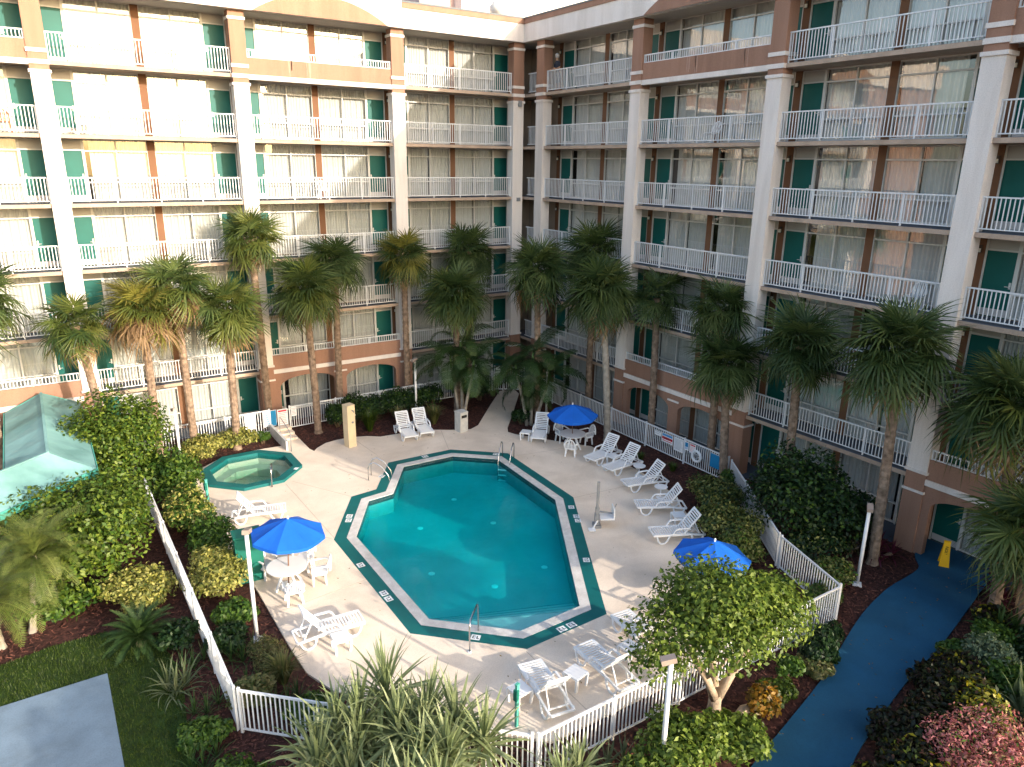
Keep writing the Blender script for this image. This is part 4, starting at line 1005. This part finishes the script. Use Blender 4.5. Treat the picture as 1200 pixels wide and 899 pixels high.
strap_plant('yucca', 'spiky yucca at the fence bend before the lower lawn bed', 'yucca', -21.2, -23.4, ((0, 0, .8), (.5, -.45, .7)), 1.15, 'strap', 95, -40, 1.1)
strap_plant('yucca', 'low spiky yucca before the two loungers by the fence', 'yucca', -17.0, -26.0, ((0, 0, .45), (.5, .1, .4)), .95, 'strap', 60, -20, 1.15)
strap_plant('yucca', 'yucca clump below the large one, deepest in the lower bed', 'yucca', -20.0, -25.0, ((0, 0, .9), (.55, -.3, .8), (-.5, .1, .7)), 1.15, 'strap', 95, -50, 1.1)
strap_plant('yucca', 'yucca clump filling the gap between the two tallest ones', 'yucca', -19.1, -23.9, ((0, 0, 1.2), (-.3, -.5, 1.0), (.3, .35, 1.2)), 1.2, 'strap', 95, -55, 1.1)
strap_plant('yucca', 'yucca clump nearest the corner of the white fence bend', 'yucca', -20.6, -22.9, ((0, 0, 1.1), (-.45, -.1, .9), (.25, -.5, 1.0)), 1.2, 'strap', 95, -55, 1.1)
strap_plant('flax_lily', 'grey green strap leaved clump on the lawn corner', 'flax plant', -23.1, -18.35, ((0, 0, .05), (.25, .2, .05), (-.15, .25, .05)), .85, 'flax', 26, 5, 1.05)
strap_plant('flax_lily', 'low grey green strap plant against the south fence', 'flax plant', -15.6, -25.75, ((0, 0, .05), (.4, -.1, .05), (-.4, 0, .05)), .6, 'flax', 26, 10, 1.2)
for x, y, l in ((-22.6, -19.4, 'dark strap leaved clump at the fence corner'), (-22.55, -17.5, 'dark strap leaved clump outside the fence by sago palm'), (-21.4, -17.9, 'dark strap leaved clump inside the fence by lamp post'), (-21.3, -19.1, 'dark strap leaved clump in the inner fence corner'), (-20.9, -20.2, 'dark strap leaved clump at the deck edge inside fence'), (-23.0, -21.1, 'dark strap leaved clump below the fence corner')):
    strap_plant('liriope', l, 'strap plant', x, y, ((0, 0, 0), (.3, .2, 0), (-.25, .15, 0)), .62, 'strap_dark', 24, 15, .8)
strap_plant('spider_lily', 'broad leaved green lily beside the blue path', 'lily', -3.3, -28.1, ((0, 0, .1), (.3, -.25, .1)), .95, 'strap_dark', 26, 5, 2.0)
strap_plant('spider_lily', 'broad leaved green lily next to the pink shrub', 'lily', -6.3, -30.0, ((0, 0, .1), (.3, .3, .1)), 1.05, 'strap', 26, 5, 1.8)
strap_plant('ti_plant', 'burgundy ti plant beside the hotel door', 'ti plant', -1.3, -27.1, ((0, 0, .3), (.3, .1, .5), (-.1, -.3, .2)), .6, 'leaf_burgundy', 22, -20, 2.2)
strap_plant('ti_plant', 'dark ti plant at the corner of the mulch strip', 'ti plant', -1.9, -23.7, ((0, 0, .4), (-.3, -.2, .3), (.2, -.4, .2)), .6, 'leaf_burgundy', 22, -20, 2.0)

# ================================================================== SHRUBS AND TREES
def leaf_cloud(lobes, n, size, seed, inner=.25, flat=.0, aspect=.55, jit=.16):
    g_ = np.random.default_rng(seed); vol = np.array([l[3]*l[4]+l[3]*l[5] for l in lobes]); idx = g_.choice(len(lobes), n, p=vol/vol.sum()); Lb = np.array(lobes)[idx]
    d = g_.normal(size=(n, 3)); d /= np.linalg.norm(d, axis=1)[:, None]; d[:, 2] = np.where(d[:, 2] < -.35, -d[:, 2]*.6, d[:, 2])
    # clumps: radius modulated by a few random directions, so the outline is uneven
    K = g_.normal(size=(26, 3)); K /= np.linalg.norm(K, axis=1)[:, None]; amp = np.max((d@K.T)**14, axis=1)
    rad = (.80+.28*amp)*(1-inner*g_.random(n)**2.2)+g_.normal(0, jit*.35, n)
    P = Lb[:, :3]+d*Lb[:, 3:6]*rad[:, None]
    P[:, 2] = np.maximum(P[:, 2], .03)
    nrm = d*.7+g_.normal(0, .55, (n, 3))+np.array([0, 0, .45]); nrm /= np.linalg.norm(nrm, axis=1)[:, None]
    t_ = np.cross(nrm, g_.normal(size=(n, 3))); t_ /= np.linalg.norm(t_, axis=1)[:, None]; b = np.cross(nrm, t_)
    s_ = size*g_.uniform(.6, 1.25, n)[:, None]
    V = np.stack([P-t_*s_, P-b*s_*aspect+nrm*s_*.12, P+t_*s_-nrm*s_*.1, P+b*s_*aspect+nrm*s_*.12], 1).reshape(-1, 3)
    F = np.arange(4*n).reshape(n, 4); return V, F
def shrub(label, x, y, lobes, n, size, m_, seed, name='shrub', cat='shrub', group=None, aspect=.55, m2=None, n2=0):
    t = thing(name, label, cat, (x, y, 0), 0, group)
    V, F = leaf_cloud(lobes, n, size, seed, aspect=aspect)
    tag(add('foliage', npmesh('foliage', V, F, m_), t), kind='stuff')
    if m2:
        V, F = leaf_cloud([(a, b, c+.05, d*1.03, e*1.03, f*1.05) for a, b, c, d, e, f in lobes], n2, size, seed+500, aspect=aspect, inner=.1); tag(add('new_growth', npmesh('new_growth', V, F, m2), t), kind='stuff')
    r_ = random.Random(seed); mb = MB()
    for i in range(7):
        l = r_.choice(lobes); q = (l[0]+r_.uniform(-.5, .5)*l[3], l[1]+r_.uniform(-.5, .5)*l[4], l[2]+r_.uniform(-.2, .5)*l[5])
        mb.tube([(r_.uniform(-.1, .1), r_.uniform(-.1, .1), -.08), (q[0]*.5+r_.uniform(-.1, .1), q[1]*.5, q[2]*.55), q], [.035, .025, .01], 5)
    tag(part('stems', mb, 'twig', t), kind='stuff'); return t
def L1(r, h, rx=None, k=4, seed=0, spread=.5):
    r_ = random.Random(seed); rx = rx or r; out = [(0, 0, h*.45, rx*.8, r*.8, h*.55)]
    for i in range(k):
        a = 2*math.pi*i/k+r_.uniform(-.4, .4); out.append((rx*spread*math.cos(a), r*spread*math.sin(a), h*r_.uniform(.3, .62), rx*r_.uniform(.42, .6), r*r_.uniform(.42, .6), h*r_.uniform(.32, .42)))
    return out
shrub('big glossy green shrub between the teal canopy and lamp post', -22.9, -4.9, L1(2.0, 4.1, 1.9, 7, 1, .55), 16000, .08, 'leaf_green', 1, m2='leaf_mid', n2=2500)
shrub('wide glossy green shrub between the canopy and the lawn', -24.4, -10.9, L1(2.4, 3.0, 2.1, 8, 2, .6), 17000, .08, 'leaf_green', 2, m2='leaf_mid', n2=2500)
shrub('green shrub crowding the white fence by the hot tub', -21.2, -6.6, L1(1.6, 2.0, 1.0, 6, 3, .6), 4200, .085, 'leaf_mid', 3, m2='leaf_green', n2=900)
shrub('green shrub with yellow tips between fence and deck', -21.2, -9.6, L1(1.3, 1.5, .9, 5, 4, .55), 2600, .075, 'leaf_mid', 4, m2='leaf_yellow', n2=1000)
shrub('dark green shrub beside the green cabinet', -20.9, -11.9, L1(.95, 1.45, .75, 5, 5, .5), 2400, .075, 'leaf_mid', 5)
shrub('bright yellow croton inside the fence by the cabinet', -21.15, -14.1, L1(1.25, 1.25, .95, 6, 6, .55), 3600, .065, 'leaf_yellow', 6, 'croton', 'croton', m2='leaf_varieg', n2=700)
shrub('bright yellow croton outside the fence by the sago palm', -23.25, -13.7, L1(1.0, 1.2, .95, 6, 7, .55), 3600, .065, 'leaf_yellow', 7, 'croton', 'croton', m2='leaf_varieg', n2=700)
shrub('yellow croton at the foot of the lamp post by hot tub', -19.5, -2.9, L1(.8, .95, .95, 5, 8, .55), 2400, .07, 'leaf_yellow', 8, 'croton', 'croton', m2='leaf_varieg', n2=500)
shrub('yellow croton below the fence notice boards', -17.9, -2.5, L1(.7, .95, 1.0, 5, 9, .55), 2400, .07, 'leaf_yellow', 9, 'croton', 'croton', m2='leaf_varieg', n2=500)
shrub('small green shrub at the end of the yellow crotons', -16.75, -2.5, L1(.35, .6, .4, 4, 10), 700, .06, 'leaf_mid', 10)
shrub('low leafy shrub under the pygmy date palms', -25.3, -13.1, L1(.8, .9, 1.2, 5, 11), 1500, .09, 'leaf_mid', 11)
shrub('feathery brownish shrub in the bed by the lamp post', -20.9, -18.4, L1(.8, .75, .5, 5, 12), 2200, .05, 'grass_tan', 12, aspect=.2)
# hedge along the hotel fence
for i, (x, h, r_) in enumerate(((-13.0, 1.15, .6), (-12.1, 1.6, .8), (-11.0, 1.35, .75), (-10.0, 1.5, .8), (-8.9, 1.3, .75), (-7.9, 1.35, .75), (-5.7, 1.35, .7), (-4.8, 1.2, .6))):
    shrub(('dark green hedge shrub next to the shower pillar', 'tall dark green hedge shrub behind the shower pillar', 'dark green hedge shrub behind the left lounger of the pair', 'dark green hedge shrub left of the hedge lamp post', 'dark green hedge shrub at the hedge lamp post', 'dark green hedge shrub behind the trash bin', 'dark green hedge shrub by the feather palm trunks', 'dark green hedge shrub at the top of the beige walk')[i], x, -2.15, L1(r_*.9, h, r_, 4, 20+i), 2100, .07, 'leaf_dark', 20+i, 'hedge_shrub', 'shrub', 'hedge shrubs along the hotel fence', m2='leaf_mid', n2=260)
shrub('dark leafy shrub at the foot of the corner lamp post', -5.0, -6.6, L1(.5, .8, .55, 4, 40), 1100, .08, 'leaf_dark', 40)
def tuft(label, x, y, h, m_, n=260):
    t = thing('grass_tuft', label, 'ornamental grass', (x, y, 0), 0, 'ornamental grass tufts'); g_ = np.random.default_rng(int(abs(x*100))); a = g_.uniform(0, 2*np.pi, n); l = h*g_.uniform(.7, 1.2, n); sp = g_.uniform(.1, .75, n)
    P = np.stack([.1*np.cos(a), .1*np.sin(a), 0*a], 1); d = np.stack([np.cos(a), np.sin(a), 0*a], 1); q = np.stack([-np.sin(a), np.cos(a), 0*a], 1)*.011
    m1 = P+d*(l*sp*.45)[:, None]; m1[:, 2] += l*.75; tp = P+d*(l*sp*1.1)[:, None]; tp[:, 2] += l*(1.05-.35*sp)
    V = np.stack([P-q, P+q, m1+q, m1-q, tp], 1).reshape(-1, 3); k5 = np.arange(n)[:, None]*5; F = np.concatenate([k5+np.array([[0, 1, 2]]), k5+np.array([[0, 2, 3]]), k5+np.array([[3, 2, 4]])]); tag(add('foliage', npmesh('foliage', V, F, m_), t), kind='stuff')
tuft('green ornamental grass tuft left of the lounger pair', -11.9, -3.6, 1.0, 'grass'); tuft('tan ornamental grass tuft between lounger and trash bin', -8.75, -4.3, .9, 'grass_tan'); tuft('ornamental grass tuft close behind the lounger pair', -10.2, -3.3, .8, 'grass_tan')
tuft('small grass tuft in the mulch below the right fence', -2.7, -14.9, .35, 'grass', 90); tuft('small grass tuft in the mulch beside the shaded row of loungers', -3.0, -13.2, .3, 'grass', 80); tuft('tan grass tuft in the bed inside the fence by the lamp post', -20.75, -19.3, .7, 'grass_tan')
# right hand beds
shrub('variegated cream green shrub before the fence by the palms', -3.9, -18.3, L1(1.1, 1.3, 1.0, 6, 50, .55), 3200, .07, 'leaf_varieg', 50, m2='leaf_dark', n2=700)
shrub('variegated cream green shrub next to the last shaded lounger', -5.6, -20.4, L1(1.3, 1.35, 1.0, 6, 51, .55), 3600, .07, 'leaf_varieg', 51, m2='leaf_dark', n2=600)
shrub('small green shrub at the foot of the low palm by the blue board', -2.2, -17.6, L1(.5, .9, .5, 4, 52), 1000, .07, 'leaf_mid', 52)
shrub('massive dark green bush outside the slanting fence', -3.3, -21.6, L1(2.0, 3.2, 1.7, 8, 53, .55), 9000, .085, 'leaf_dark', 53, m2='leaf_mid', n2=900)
shrub('dark shrub filling the strip between bush and hotel', -1.6, -22.3, L1(1.2, 1.9, .8, 5, 54, .55), 2800, .085, 'leaf_dark', 54)
shrub('pale variegated shrub at the lamp post by the path', -4.95, -24.0, L1(.65, .95, .6, 5, 55), 1700, .065, 'leaf_varieg', 55, m2='leaf_mid', n2=250)
shrub('dark spiky shrub outside the fence corner', -7.7, -25.75, L1(.4, .7, .6, 4, 56), 900, .08, 'leaf_dark', 56, aspect=.25)
shrub('small green shrub beside the ficus trunk and mulch', -9.7, -26.0, L1(.35, .55, .45, 4, 57), 700, .07, 'leaf_mid', 57)
shrub('orange and green croton beside the blue path', -11.4, -26.55, L1(.4, .85, .5, 4, 58), 900, .075, 'leaf_orange', 58, 'croton', 'croton')
shrub('bright green shrub at the foot of the lamp post near ficus', -14.2, -26.6, L1(.9, 1.2, 1.0, 5, 59, .55), 3400, .075, 'leaf_ficus', 59)
shrub('bright green shrub between yucca and the lamp post near ficus', -15.8, -27.0, L1(.7, .9, .9, 5, 60, .55), 2500, .075, 'leaf_ficus', 60)
shrub('bright green shrub under the ficus trunk', -12.9, -27.0, L1(.7, .9, .7, 5, 61, .55), 2200, .075, 'leaf_ficus', 61)
shrub('pale grey green shrub beside the blue path', -5.2, -28.7, L1(.7, 1.1, .75, 5, 62, .55), 2400, .055, 'leaf_grey', 62)
shrub('pale grey green shrub behind the lilies', -4.6, -30.2, L1(.6, 1.0, .7, 5, 63, .55), 1600, .055, 'leaf_grey', 63)
shrub('dark croton shrub with bronze leaves at the path edge', -7.4, -28.9, L1(.75, 1.0, .8, 5, 64, .55), 2400, .075, 'leaf_crotondark', 64, 'croton', 'croton')
shrub('croton with yellow and dark leaves above the pink shrub', -7.4, -29.3, L1(.7, 1.15, .85, 5, 65, .55), 2600, .08, 'leaf_croton', 65, 'croton', 'croton')
shrub('dark croton hedge nearest the bend of the blue path', -9.3, -29.3, L1(.7, 1.0, .9, 5, 66, .55), 2600, .075, 'leaf_crotondark', 66, 'croton', 'croton')
shrub('dark croton hedge with a few yellow leaves by the path', -11.0, -30.1, L1(.7, .95, .9, 5, 67, .55), 2600, .075, 'leaf_crotondark', 67, 'croton', 'croton', m2='leaf_croton', n2=500)
shrub('pink leaved shrub among the dark crotons', -9.1, -30.35, L1(1.1, 1.45, 1.3, 8, 68, .6), 5200, .05, 'leaf_pink', 68, aspect=.4, m2='leaf_mid', n2=500)
shrub('green shrub right of the pink shrub', -7.2, -31.4, L1(.7, 1.0, .8, 5, 69, .55), 1700, .07, 'leaf_mid', 69)
for i, (x, y, h, r_, m_, m2, l) in enumerate((
    (-3.0, -27.85, .75, .5, 'leaf_crotondark', 'leaf_croton', 'low croton at the door end of the path border'),
    (-4.1, -28.35, .8, .55, 'leaf_mid', None, 'low green shrub between lily and grey green shrub'),
    (-6.3, -28.5, .85, .6, 'leaf_crotondark', 'leaf_croton', 'dark croton between the grey shrub and the bronze croton'),
    (-8.5, -28.9, .9, .6, 'leaf_crotondark', None, 'blackish croton pressing against the path kerb'),
    (-10.3, -29.5, .9, .65, 'leaf_crotondark', 'leaf_croton', 'dark croton mound before the pink shrub'),
    (-12.3, -30.4, .9, .8, 'leaf_crotondark', 'leaf_orange', 'dark croton mound at the foot of the path'),
    (-7.9, -29.9, 1.15, .6, 'leaf_croton', 'leaf_yellow', 'yellow flecked croton just behind the pink shrub'),
    (-5.6, -29.4, .9, .6, 'leaf_mid', None, 'green shrub behind the pale grey green shrub'),
    (-3.6, -29.3, 1.0, .7, 'leaf_dark', None, 'dark green shrub behind the lilies and short palm'),
    (-8.4, -26.0, .6, .5, 'leaf_dark', None, 'dark low shrub outside the fence by the path strip'),
    (-6.2, -24.6, .8, .5, 'leaf_varieg', 'leaf_mid', 'variegated shrub outside the last fence corner'),
    (-4.2, -22.9, 1.4, .9, 'leaf_dark', 'leaf_varieg', 'dark shrub joining the massive bush to the lamp post'),
    (-2.6, -23.1, 1.1, .7, 'leaf_crotondark', None, 'bronze croton in the strip beside the massive bush'),
    (-6.4, -21.6, 1.2, .7, 'leaf_varieg', 'leaf_mid', 'variegated shrub inside the slanting fence by the umbrella'),
    (-7.3, -23.6, .9, .6, 'leaf_mid', None, 'green shrub inside the last fence corner'),
    (-5.4, -28.0, .55, .45, 'leaf_mid', None, 'low green mound on the kerb before the grey green shrub'),
    (-7.0, -28.25, .6, .5, 'leaf_crotondark', None, 'low bronze mound on the kerb before the croton bed'),
    (-9.6, -28.75, .7, .55, 'leaf_crotondark', None, 'low dark mound on the kerb before the pink shrub'),
    (-11.5, -29.4, .7, .6, 'leaf_crotondark', 'leaf_croton', 'low dark croton mound at the near end of the kerb'),
    (-5.9, -30.6, 1.1, .8, 'leaf_dark', None, 'dark green shrub behind the lilies and pink shrub'),
    (-10.6, -31.2, 1.0, .8, 'leaf_orange', None, 'orange green croton in front of the pink shrub'),
    (-21.2, -16.2, .8, .55, 'leaf_mid', None, 'low green shrub below the inner yellow croton'),
    (-21.6, -19.6, .7, .5, 'grass_tan', None, 'tan feathery shrub in the inner fence corner'),
    (-21.6, -17.2, .7, .5, 'leaf_dark', None, 'dark low shrub against the inner side of the west fence'),
    (-20.6, -20.9, .6, .5, 'leaf_mid', None, 'low green shrub inside the fence bend behind the yuccas'),
    (-22.7, -16.4, .7, .5, 'leaf_dark', None, 'dark low shrub between the sago palm and the fence'),
    (-22.8, -20.3, .5, .5, 'leaf_mid', None, 'low green shrub outside the fence corner post'),
    (-22.6, -22.2, .6, .7, 'leaf_mid', None, 'low green shrub below the fence corner and yucca'),
    (-10.6, -26.3, .35, .45, 'grass', None, 'grassy ground cover patch beside the ficus mulch'),
    (-8.9, -26.2, .3, .5, 'grass_tan', None, 'thin tan ground cover patch in the path strip'))):
    shrub(l, x, y, L1(r_, h, r_*1.1, 5, 120+i, .55), 1900, .07, m_, 120+i, 'croton' if 'croton' in l else 'shrub', 'croton' if 'croton' in l else 'shrub', m2=m2, n2=350 if m2 else 0)
# ficus tree beside the south fence
t = thing('ficus_tree', 'small spreading ficus tree with pale forked trunk by fence', 'tree', (-12.3, -25.85, 0))
part('trunk', MB().tube([(0, 0, -.1), (.01, .02, .15), (.03, .03, .45)], [.2, .16, .15], 9), 'bark', t, smooth=True)
for P, rs in (([(0, .02, .32), (-.28, .05, .95), (-.7, .2, 1.7), (-1.1, .5, 2.6)], [.12, .10, .07, .03]), ([(.04, .02, .32), (.34, -.08, .95), (.75, -.12, 1.5), (1.3, -.3, 2.5)], [.13, .11, .08, .03]), ([(.0, .05, .7), (.05, .3, 1.5), (.1, .5, 2.3), (0, .8, 3.2)], [.09, .07, .05, .02]), ([(.4, -.1, 1.05), (.45, -.5, 1.8), (.5, -.9, 2.7)], [.06, .05, .02]), ([(-.35, .08, 1.05), (-.45, -.4, 1.75), (-.6, -.8, 2.6)], [.06, .045, .02])):
    part('limb', MB().tube(P, rs, 8), 'bark', t, smooth=True)
FL_ = [(0, .1, 2.75, 1.45, 1.3, 1.0), (-1.15, .4, 2.45, .95, 1.0, .8), (1.15, -.2, 2.6, 1.05, 1.0, .85), (.2, .9, 2.8, 1.1, .9, .8), (-.5, -.6, 2.6, .95, .75, .65), (.7, -.6, 2.65, .95, .75, .65), (-1.55, .3, 1.95, .6, .6, .6), (1.75, .2, 2.4, .6, .6, .6), (.4, .3, 2.2, 1.2, 1.0, .6), (0, 0, 3.3, 1.0, .9, .55)]
FL_ = [(a*1.08, b*1.08, c-.12, d*1.1, e*1.1, f*1.1) for a, b, c, d, e, f in FL_]
V, F = leaf_cloud(FL_, 15000, .066, 91, inner=.45)
tag(add('crown', npmesh('crown', V, F, 'leaf_ficus'), t), kind='stuff')
tag(part('driftwood', MB().tube([(-.5, 0, .12), (-.2, .05, .16), (.2, 0, .12), (.42, -.02, .3), (.5, -.05, .55), (.38, -.08, .62)], [.08, .11, .1, .08, .06, .04], 8), 'bark', None, (-11.65, -26.35, 0), smooth=True), 'pale curved driftwood piece in the mulch below the ficus', 'driftwood')
# unseen broad tree on the open side, placed so its shade falls on the lawn
def shade_tree(label, x, y, h, lobes, n, seed):
    t = thing('lawn_shade_tree', label, 'tree', (x, y, 0), 0, None); r_ = random.Random(seed)
    part('trunk', MB().tube([(0, 0, -.1), (.05, 0, h*.35), (0, .05, h*.6)], [.24, .18, .12], 9), 'bark', t, smooth=True)
    for l in lobes: part('limb', MB().tube([(0, .02, h*.4), (l[0]*.5, l[1]*.5, (h*.4+l[2])/2+.1), (l[0]*.95, l[1]*.95, l[2])], [.1, .07, .03], 7), 'bark', t, smooth=True)
    V, F = leaf_cloud(lobes, n, .10, seed, inner=.5); tag(add('crown', npmesh('crown', V, F, 'leaf_mid'), t), kind='stuff')
shade_tree('unseen broad tree placed to shade the lawn', -18.6, -34.3, 5.2, [(0, 0, 4.7, 1.5, 1.3, 1.0), (-1.3, 0, 4.5, 1.1, 1.0, .9), (.9, -.2, 4.6, .8, .9, .8)], 4200, 93)

# ================================================================== CANOPY at the left
cv = thing('canopy_pavilion', 'teal canvas walkway canopy with ridge bending toward the lawn', 'pavilion', (-25, -5, 0))
E0, R0 = 2.55, 3.2
A = {'er': [(-23.65, -.35), (-23.7, -8.6), (-28.5, -12.55)], 'rd': [(-25.0, -.35), (-25.0, -8.0), (-29.4, -11.6)], 'el': [(-26.35, -.35), (-26.3, -7.4), (-30.3, -10.7)]}
o_ = lambda p, z: (p[0]+25, p[1]+5, z)
for i in range(2):
    for sname, e in (('er', 1), ('el', -1)):
        a, b, c, d = o_(A[sname][i], E0), o_(A[sname][i+1], E0), o_(A['rd'][i+1], R0), o_(A['rd'][i], R0)
        NS = 5
        for k in range(NS):
            u0, u1 = k/NS, (k+1)/NS; lp = lambda p, q, u: tuple(p[j]+(q[j]-p[j])*u for j in range(3))
            p0, p1, p2, p3 = lp(a, b, u0), lp(a, b, u1), lp(d, c, u1), lp(d, c, u0); mid0 = lp(p0, p3, .5); mid1 = lp(p1, p2, .5)
            sag = lambda p, s_: (p[0], p[1], p[2]-s_)
            mb = MB(); mb.v = [p0, p1, sag(mid1, .025), p2, p3, sag(mid0, .025)] + [sag(p, .03) for p in (p0, p1, sag(mid1, .025), p2, p3, sag(mid0, .025))]
            q0 = sag(lp(lp(p0, p1, .5), lp(p3, p2, .5), .5), .06); mb.v += [q0]
            F_ = [(0, 1, 12), (1, 2, 12), (2, 3, 12), (3, 4, 12), (4, 5, 12), (5, 0, 12)] + [(6+j, 6+(j+1) % 6, (j+1) % 6, j) for j in range(6)]
            mb.f = F_ if e > 0 else [f[::-1] for f in F_]
            part('canvas_panel', mb, 'teal_canvas', cv)
        part('fascia', MB().bar((a[0]+.03*e, a[1], a[2]-.1), (b[0]+.03*e, b[1], b[2]-.1), .03, .24), 'teal_trim', cv)
part('ridge_cap', MB().bar(o_(A['rd'][0], R0+.015), o_(A['rd'][1], R0+.015), .09, .03).bar(o_(A['rd'][1], R0+.016), o_(A['rd'][2], R0+.016), .09, .03), 'teal_canvas', cv)
g_ = MB(); g_.v = [o_(A['er'][0], E0), o_(A['rd'][0], R0), o_(A['el'][0], E0)]; g_.v += [(x, y+.03, z) for x, y, z in g_.v]; g_.f = [(0, 1, 2), (5, 4, 3), (0, 3, 4, 1), (1, 4, 5, 2)]
part('gable', g_, 'teal_trim', cv)
for p in ((-23.75, -.6), (-23.78, -4.5), (-23.8, -8.45), (-26.2, -.6), (-26.2, -4.2), (-26.2, -7.3), (-26.3, -10.6), (-28.4, -12.3)): part('post', MB().box(p[0]+25-.04, p[0]+25+.04, p[1]+5-.04, p[1]+5+.04, -.05, E0-.05), 'teal_trim', cv)
struct('canopy_floor', poly_hole([(-23.7, -.3), (-23.75, -8.6), (-28.5, -12.6), (-30.3, -10.7), (-26.3, -7.4), (-26.3, -.3)][::-1], [], -.005, -.1), 'walk')
for x, y, l in ((-24.55, -9.0, 'glossy blue round planter under the canopy with a small plant'), (-25.5, -9.7, 'glossy blue round planter behind the date palm under the canopy')):
    t = thing('planter', l, 'planter', (x, y, 0), 0, 'blue planters under the canopy')
    part('stand', MB().lathe([(.18, 0), (.14, .1), (.12, .75), (.2, .85)], 14), 'terracotta', t, smooth=True); part('bowl', MB().lathe([(.15, .83), (.33, .95), (.4, 1.15), (.38, 1.3), (.34, 1.3), (.3, 1.18), (0, 1.17)], 18), 'blue_plastic', t, smooth=True)
    V, F = leaf_cloud([(0, 0, 1.35, .2, .2, .22)], 260, .06, int(abs(x*10))); tag(add('foliage', npmesh('foliage', V, F, 'leaf_mid'), t), kind='stuff')

for wing, s_, k, l in (('L', -24.6, 6, 'brown chair on the balcony left of the first column'), ('L', -21.9, 6, 'white chair on the balcony right of the first column, top rows'), ('R', 22.4, 4, 'white chair on a shaded balcony of the third bay'), ('L', -12.0, 5, 'white chair on the balcony above the arched bay'), ('R', 12.9, 6, 'white chair on the shaded balcony below the parapet')):
    x, y = (s_, .75) if wing == 'L' else (-.68+.75, -s_)
    t = thing('balcony_chair', l, 'chair', (x, y, FL(k)+.004), R(0 if wing == 'L' else -90), 'balcony chairs')
    for nm in ('seat', 'backrest'):
        o = add(nm, CM[nm], t)
        if 'brown' in l: o.material_slots[0].link = 'OBJECT'; o.material_slots[0].material = M['terracotta']
    for i in (-1, 1):
        for j in (-1, 1):
            o = add('leg', CM['leg'], t, (.22*i, .2*j, 0), (R(5*j), R(-5*i), 0))
            if 'brown' in l: o.material_slots[0].link = 'OBJECT'; o.material_slots[0].material = M['terracotta']
# ================================================================== PEOPLE on the galleries
def person(label, x, y, z, rz, shirt, legs, hair, lean=.0, arm=0):
    t = thing('person', label, 'person', (x, y, z), R(rz), 'people on the upper galleries')
    J = [(0, 0, .95), (0, lean*.3, 1.2), (0, lean*.8, 1.42), (0, lean, 1.5), (0, lean*1.1, 1.58), (0, lean*1.15, 1.68), (0, lean*1.15, 1.76),      # pelvis..head 0-6
         (.11, 0, .88), (.12, .03, .5), (.12, 0, .1), (.12, .14, .04), (-.11, 0, .88), (-.12, .03, .5), (-.12, 0, .1), (-.12, .14, .04),              # legs 7-14
         (.18, lean*.8, 1.40), (.23, lean+.02, 1.14), (.2, lean+.24, 1.06), (.19, lean+.33, 1.07), (-.18, lean*.8, 1.40), (-.23, lean+.02, 1.14), (-.2, lean+.24, 1.06), (-.19, lean+.33, 1.07)]
    Ed = [(0, 1), (1, 2), (2, 3), (3, 4), (4, 5), (5, 6), (0, 7), (7, 8), (8, 9), (9, 10), (0, 11), (11, 12), (12, 13), (13, 14), (2, 15), (15, 16), (16, 17), (17, 18), (2, 19), (19, 20), (20, 21), (21, 22)]
    Rd = [.15, .13, .13, .06, .055, .1, .085, .09, .065, .045, .04, .09, .065, .045, .04, .06, .045, .035, .03, .06, .045, .035, .03]
    me = bpy.data.meshes.new('body'); me.from_pydata(J, Ed, []); o = add('body', me, t); sk = o.modifiers.new('skin', 'SKIN')
    for i, v in enumerate(me.skin_vertices[0].data): v.radius = (Rd[i], Rd[i]*.85); v.use_root = i == 0
    ss = o.modifiers.new('sub', 'SUBSURF'); ss.levels = ss.render_levels = 2
    dg = bpy.context.evaluated_depsgraph_get(); m2 = bpy.data.meshes.new_from_object(o.evaluated_get(dg)); o.modifiers.clear(); o.data = m2
    for m_ in ('skin', shirt, legs): m2.materials.append(M[m_])
    for p in m2.polygons:
        c = p.center; p.use_smooth = True
        p.material_index = 0 if c.z > 1.5 else 1 if c.z > .93 and not (abs(c.x) > .15 and c.z < 1.2) else 2 if .45 < c.z <= .93 and abs(c.x) < .3 and abs(c.y-lean) < .2 else 0
    part('hair', MB().lathe([(0, .13), (.07, .12), (.105, .06), (.11, 0), (.1, -.06), (.085, -.09)], 12), hair, t, (0, lean*1.15-.015, 1.73), smooth=True)
person('person in grey shirt and white shorts standing in the corner gallery', .05, -.45, FL(5)+.004, 175, 'cloth_grey', 'cloth_white', 'hair', .05)
person('grey haired person at the rail of the top gallery', -.12, -2.3, FL(7)+.004, 90, 'cloth_dark', 'cloth_grey', 'hair_grey', .1)
person('person in a red top in the corner gallery below the top floor', .45, -.75, FL(6)+.004, 100, 'cloth_red', 'cloth_dark', 'hair', .05)
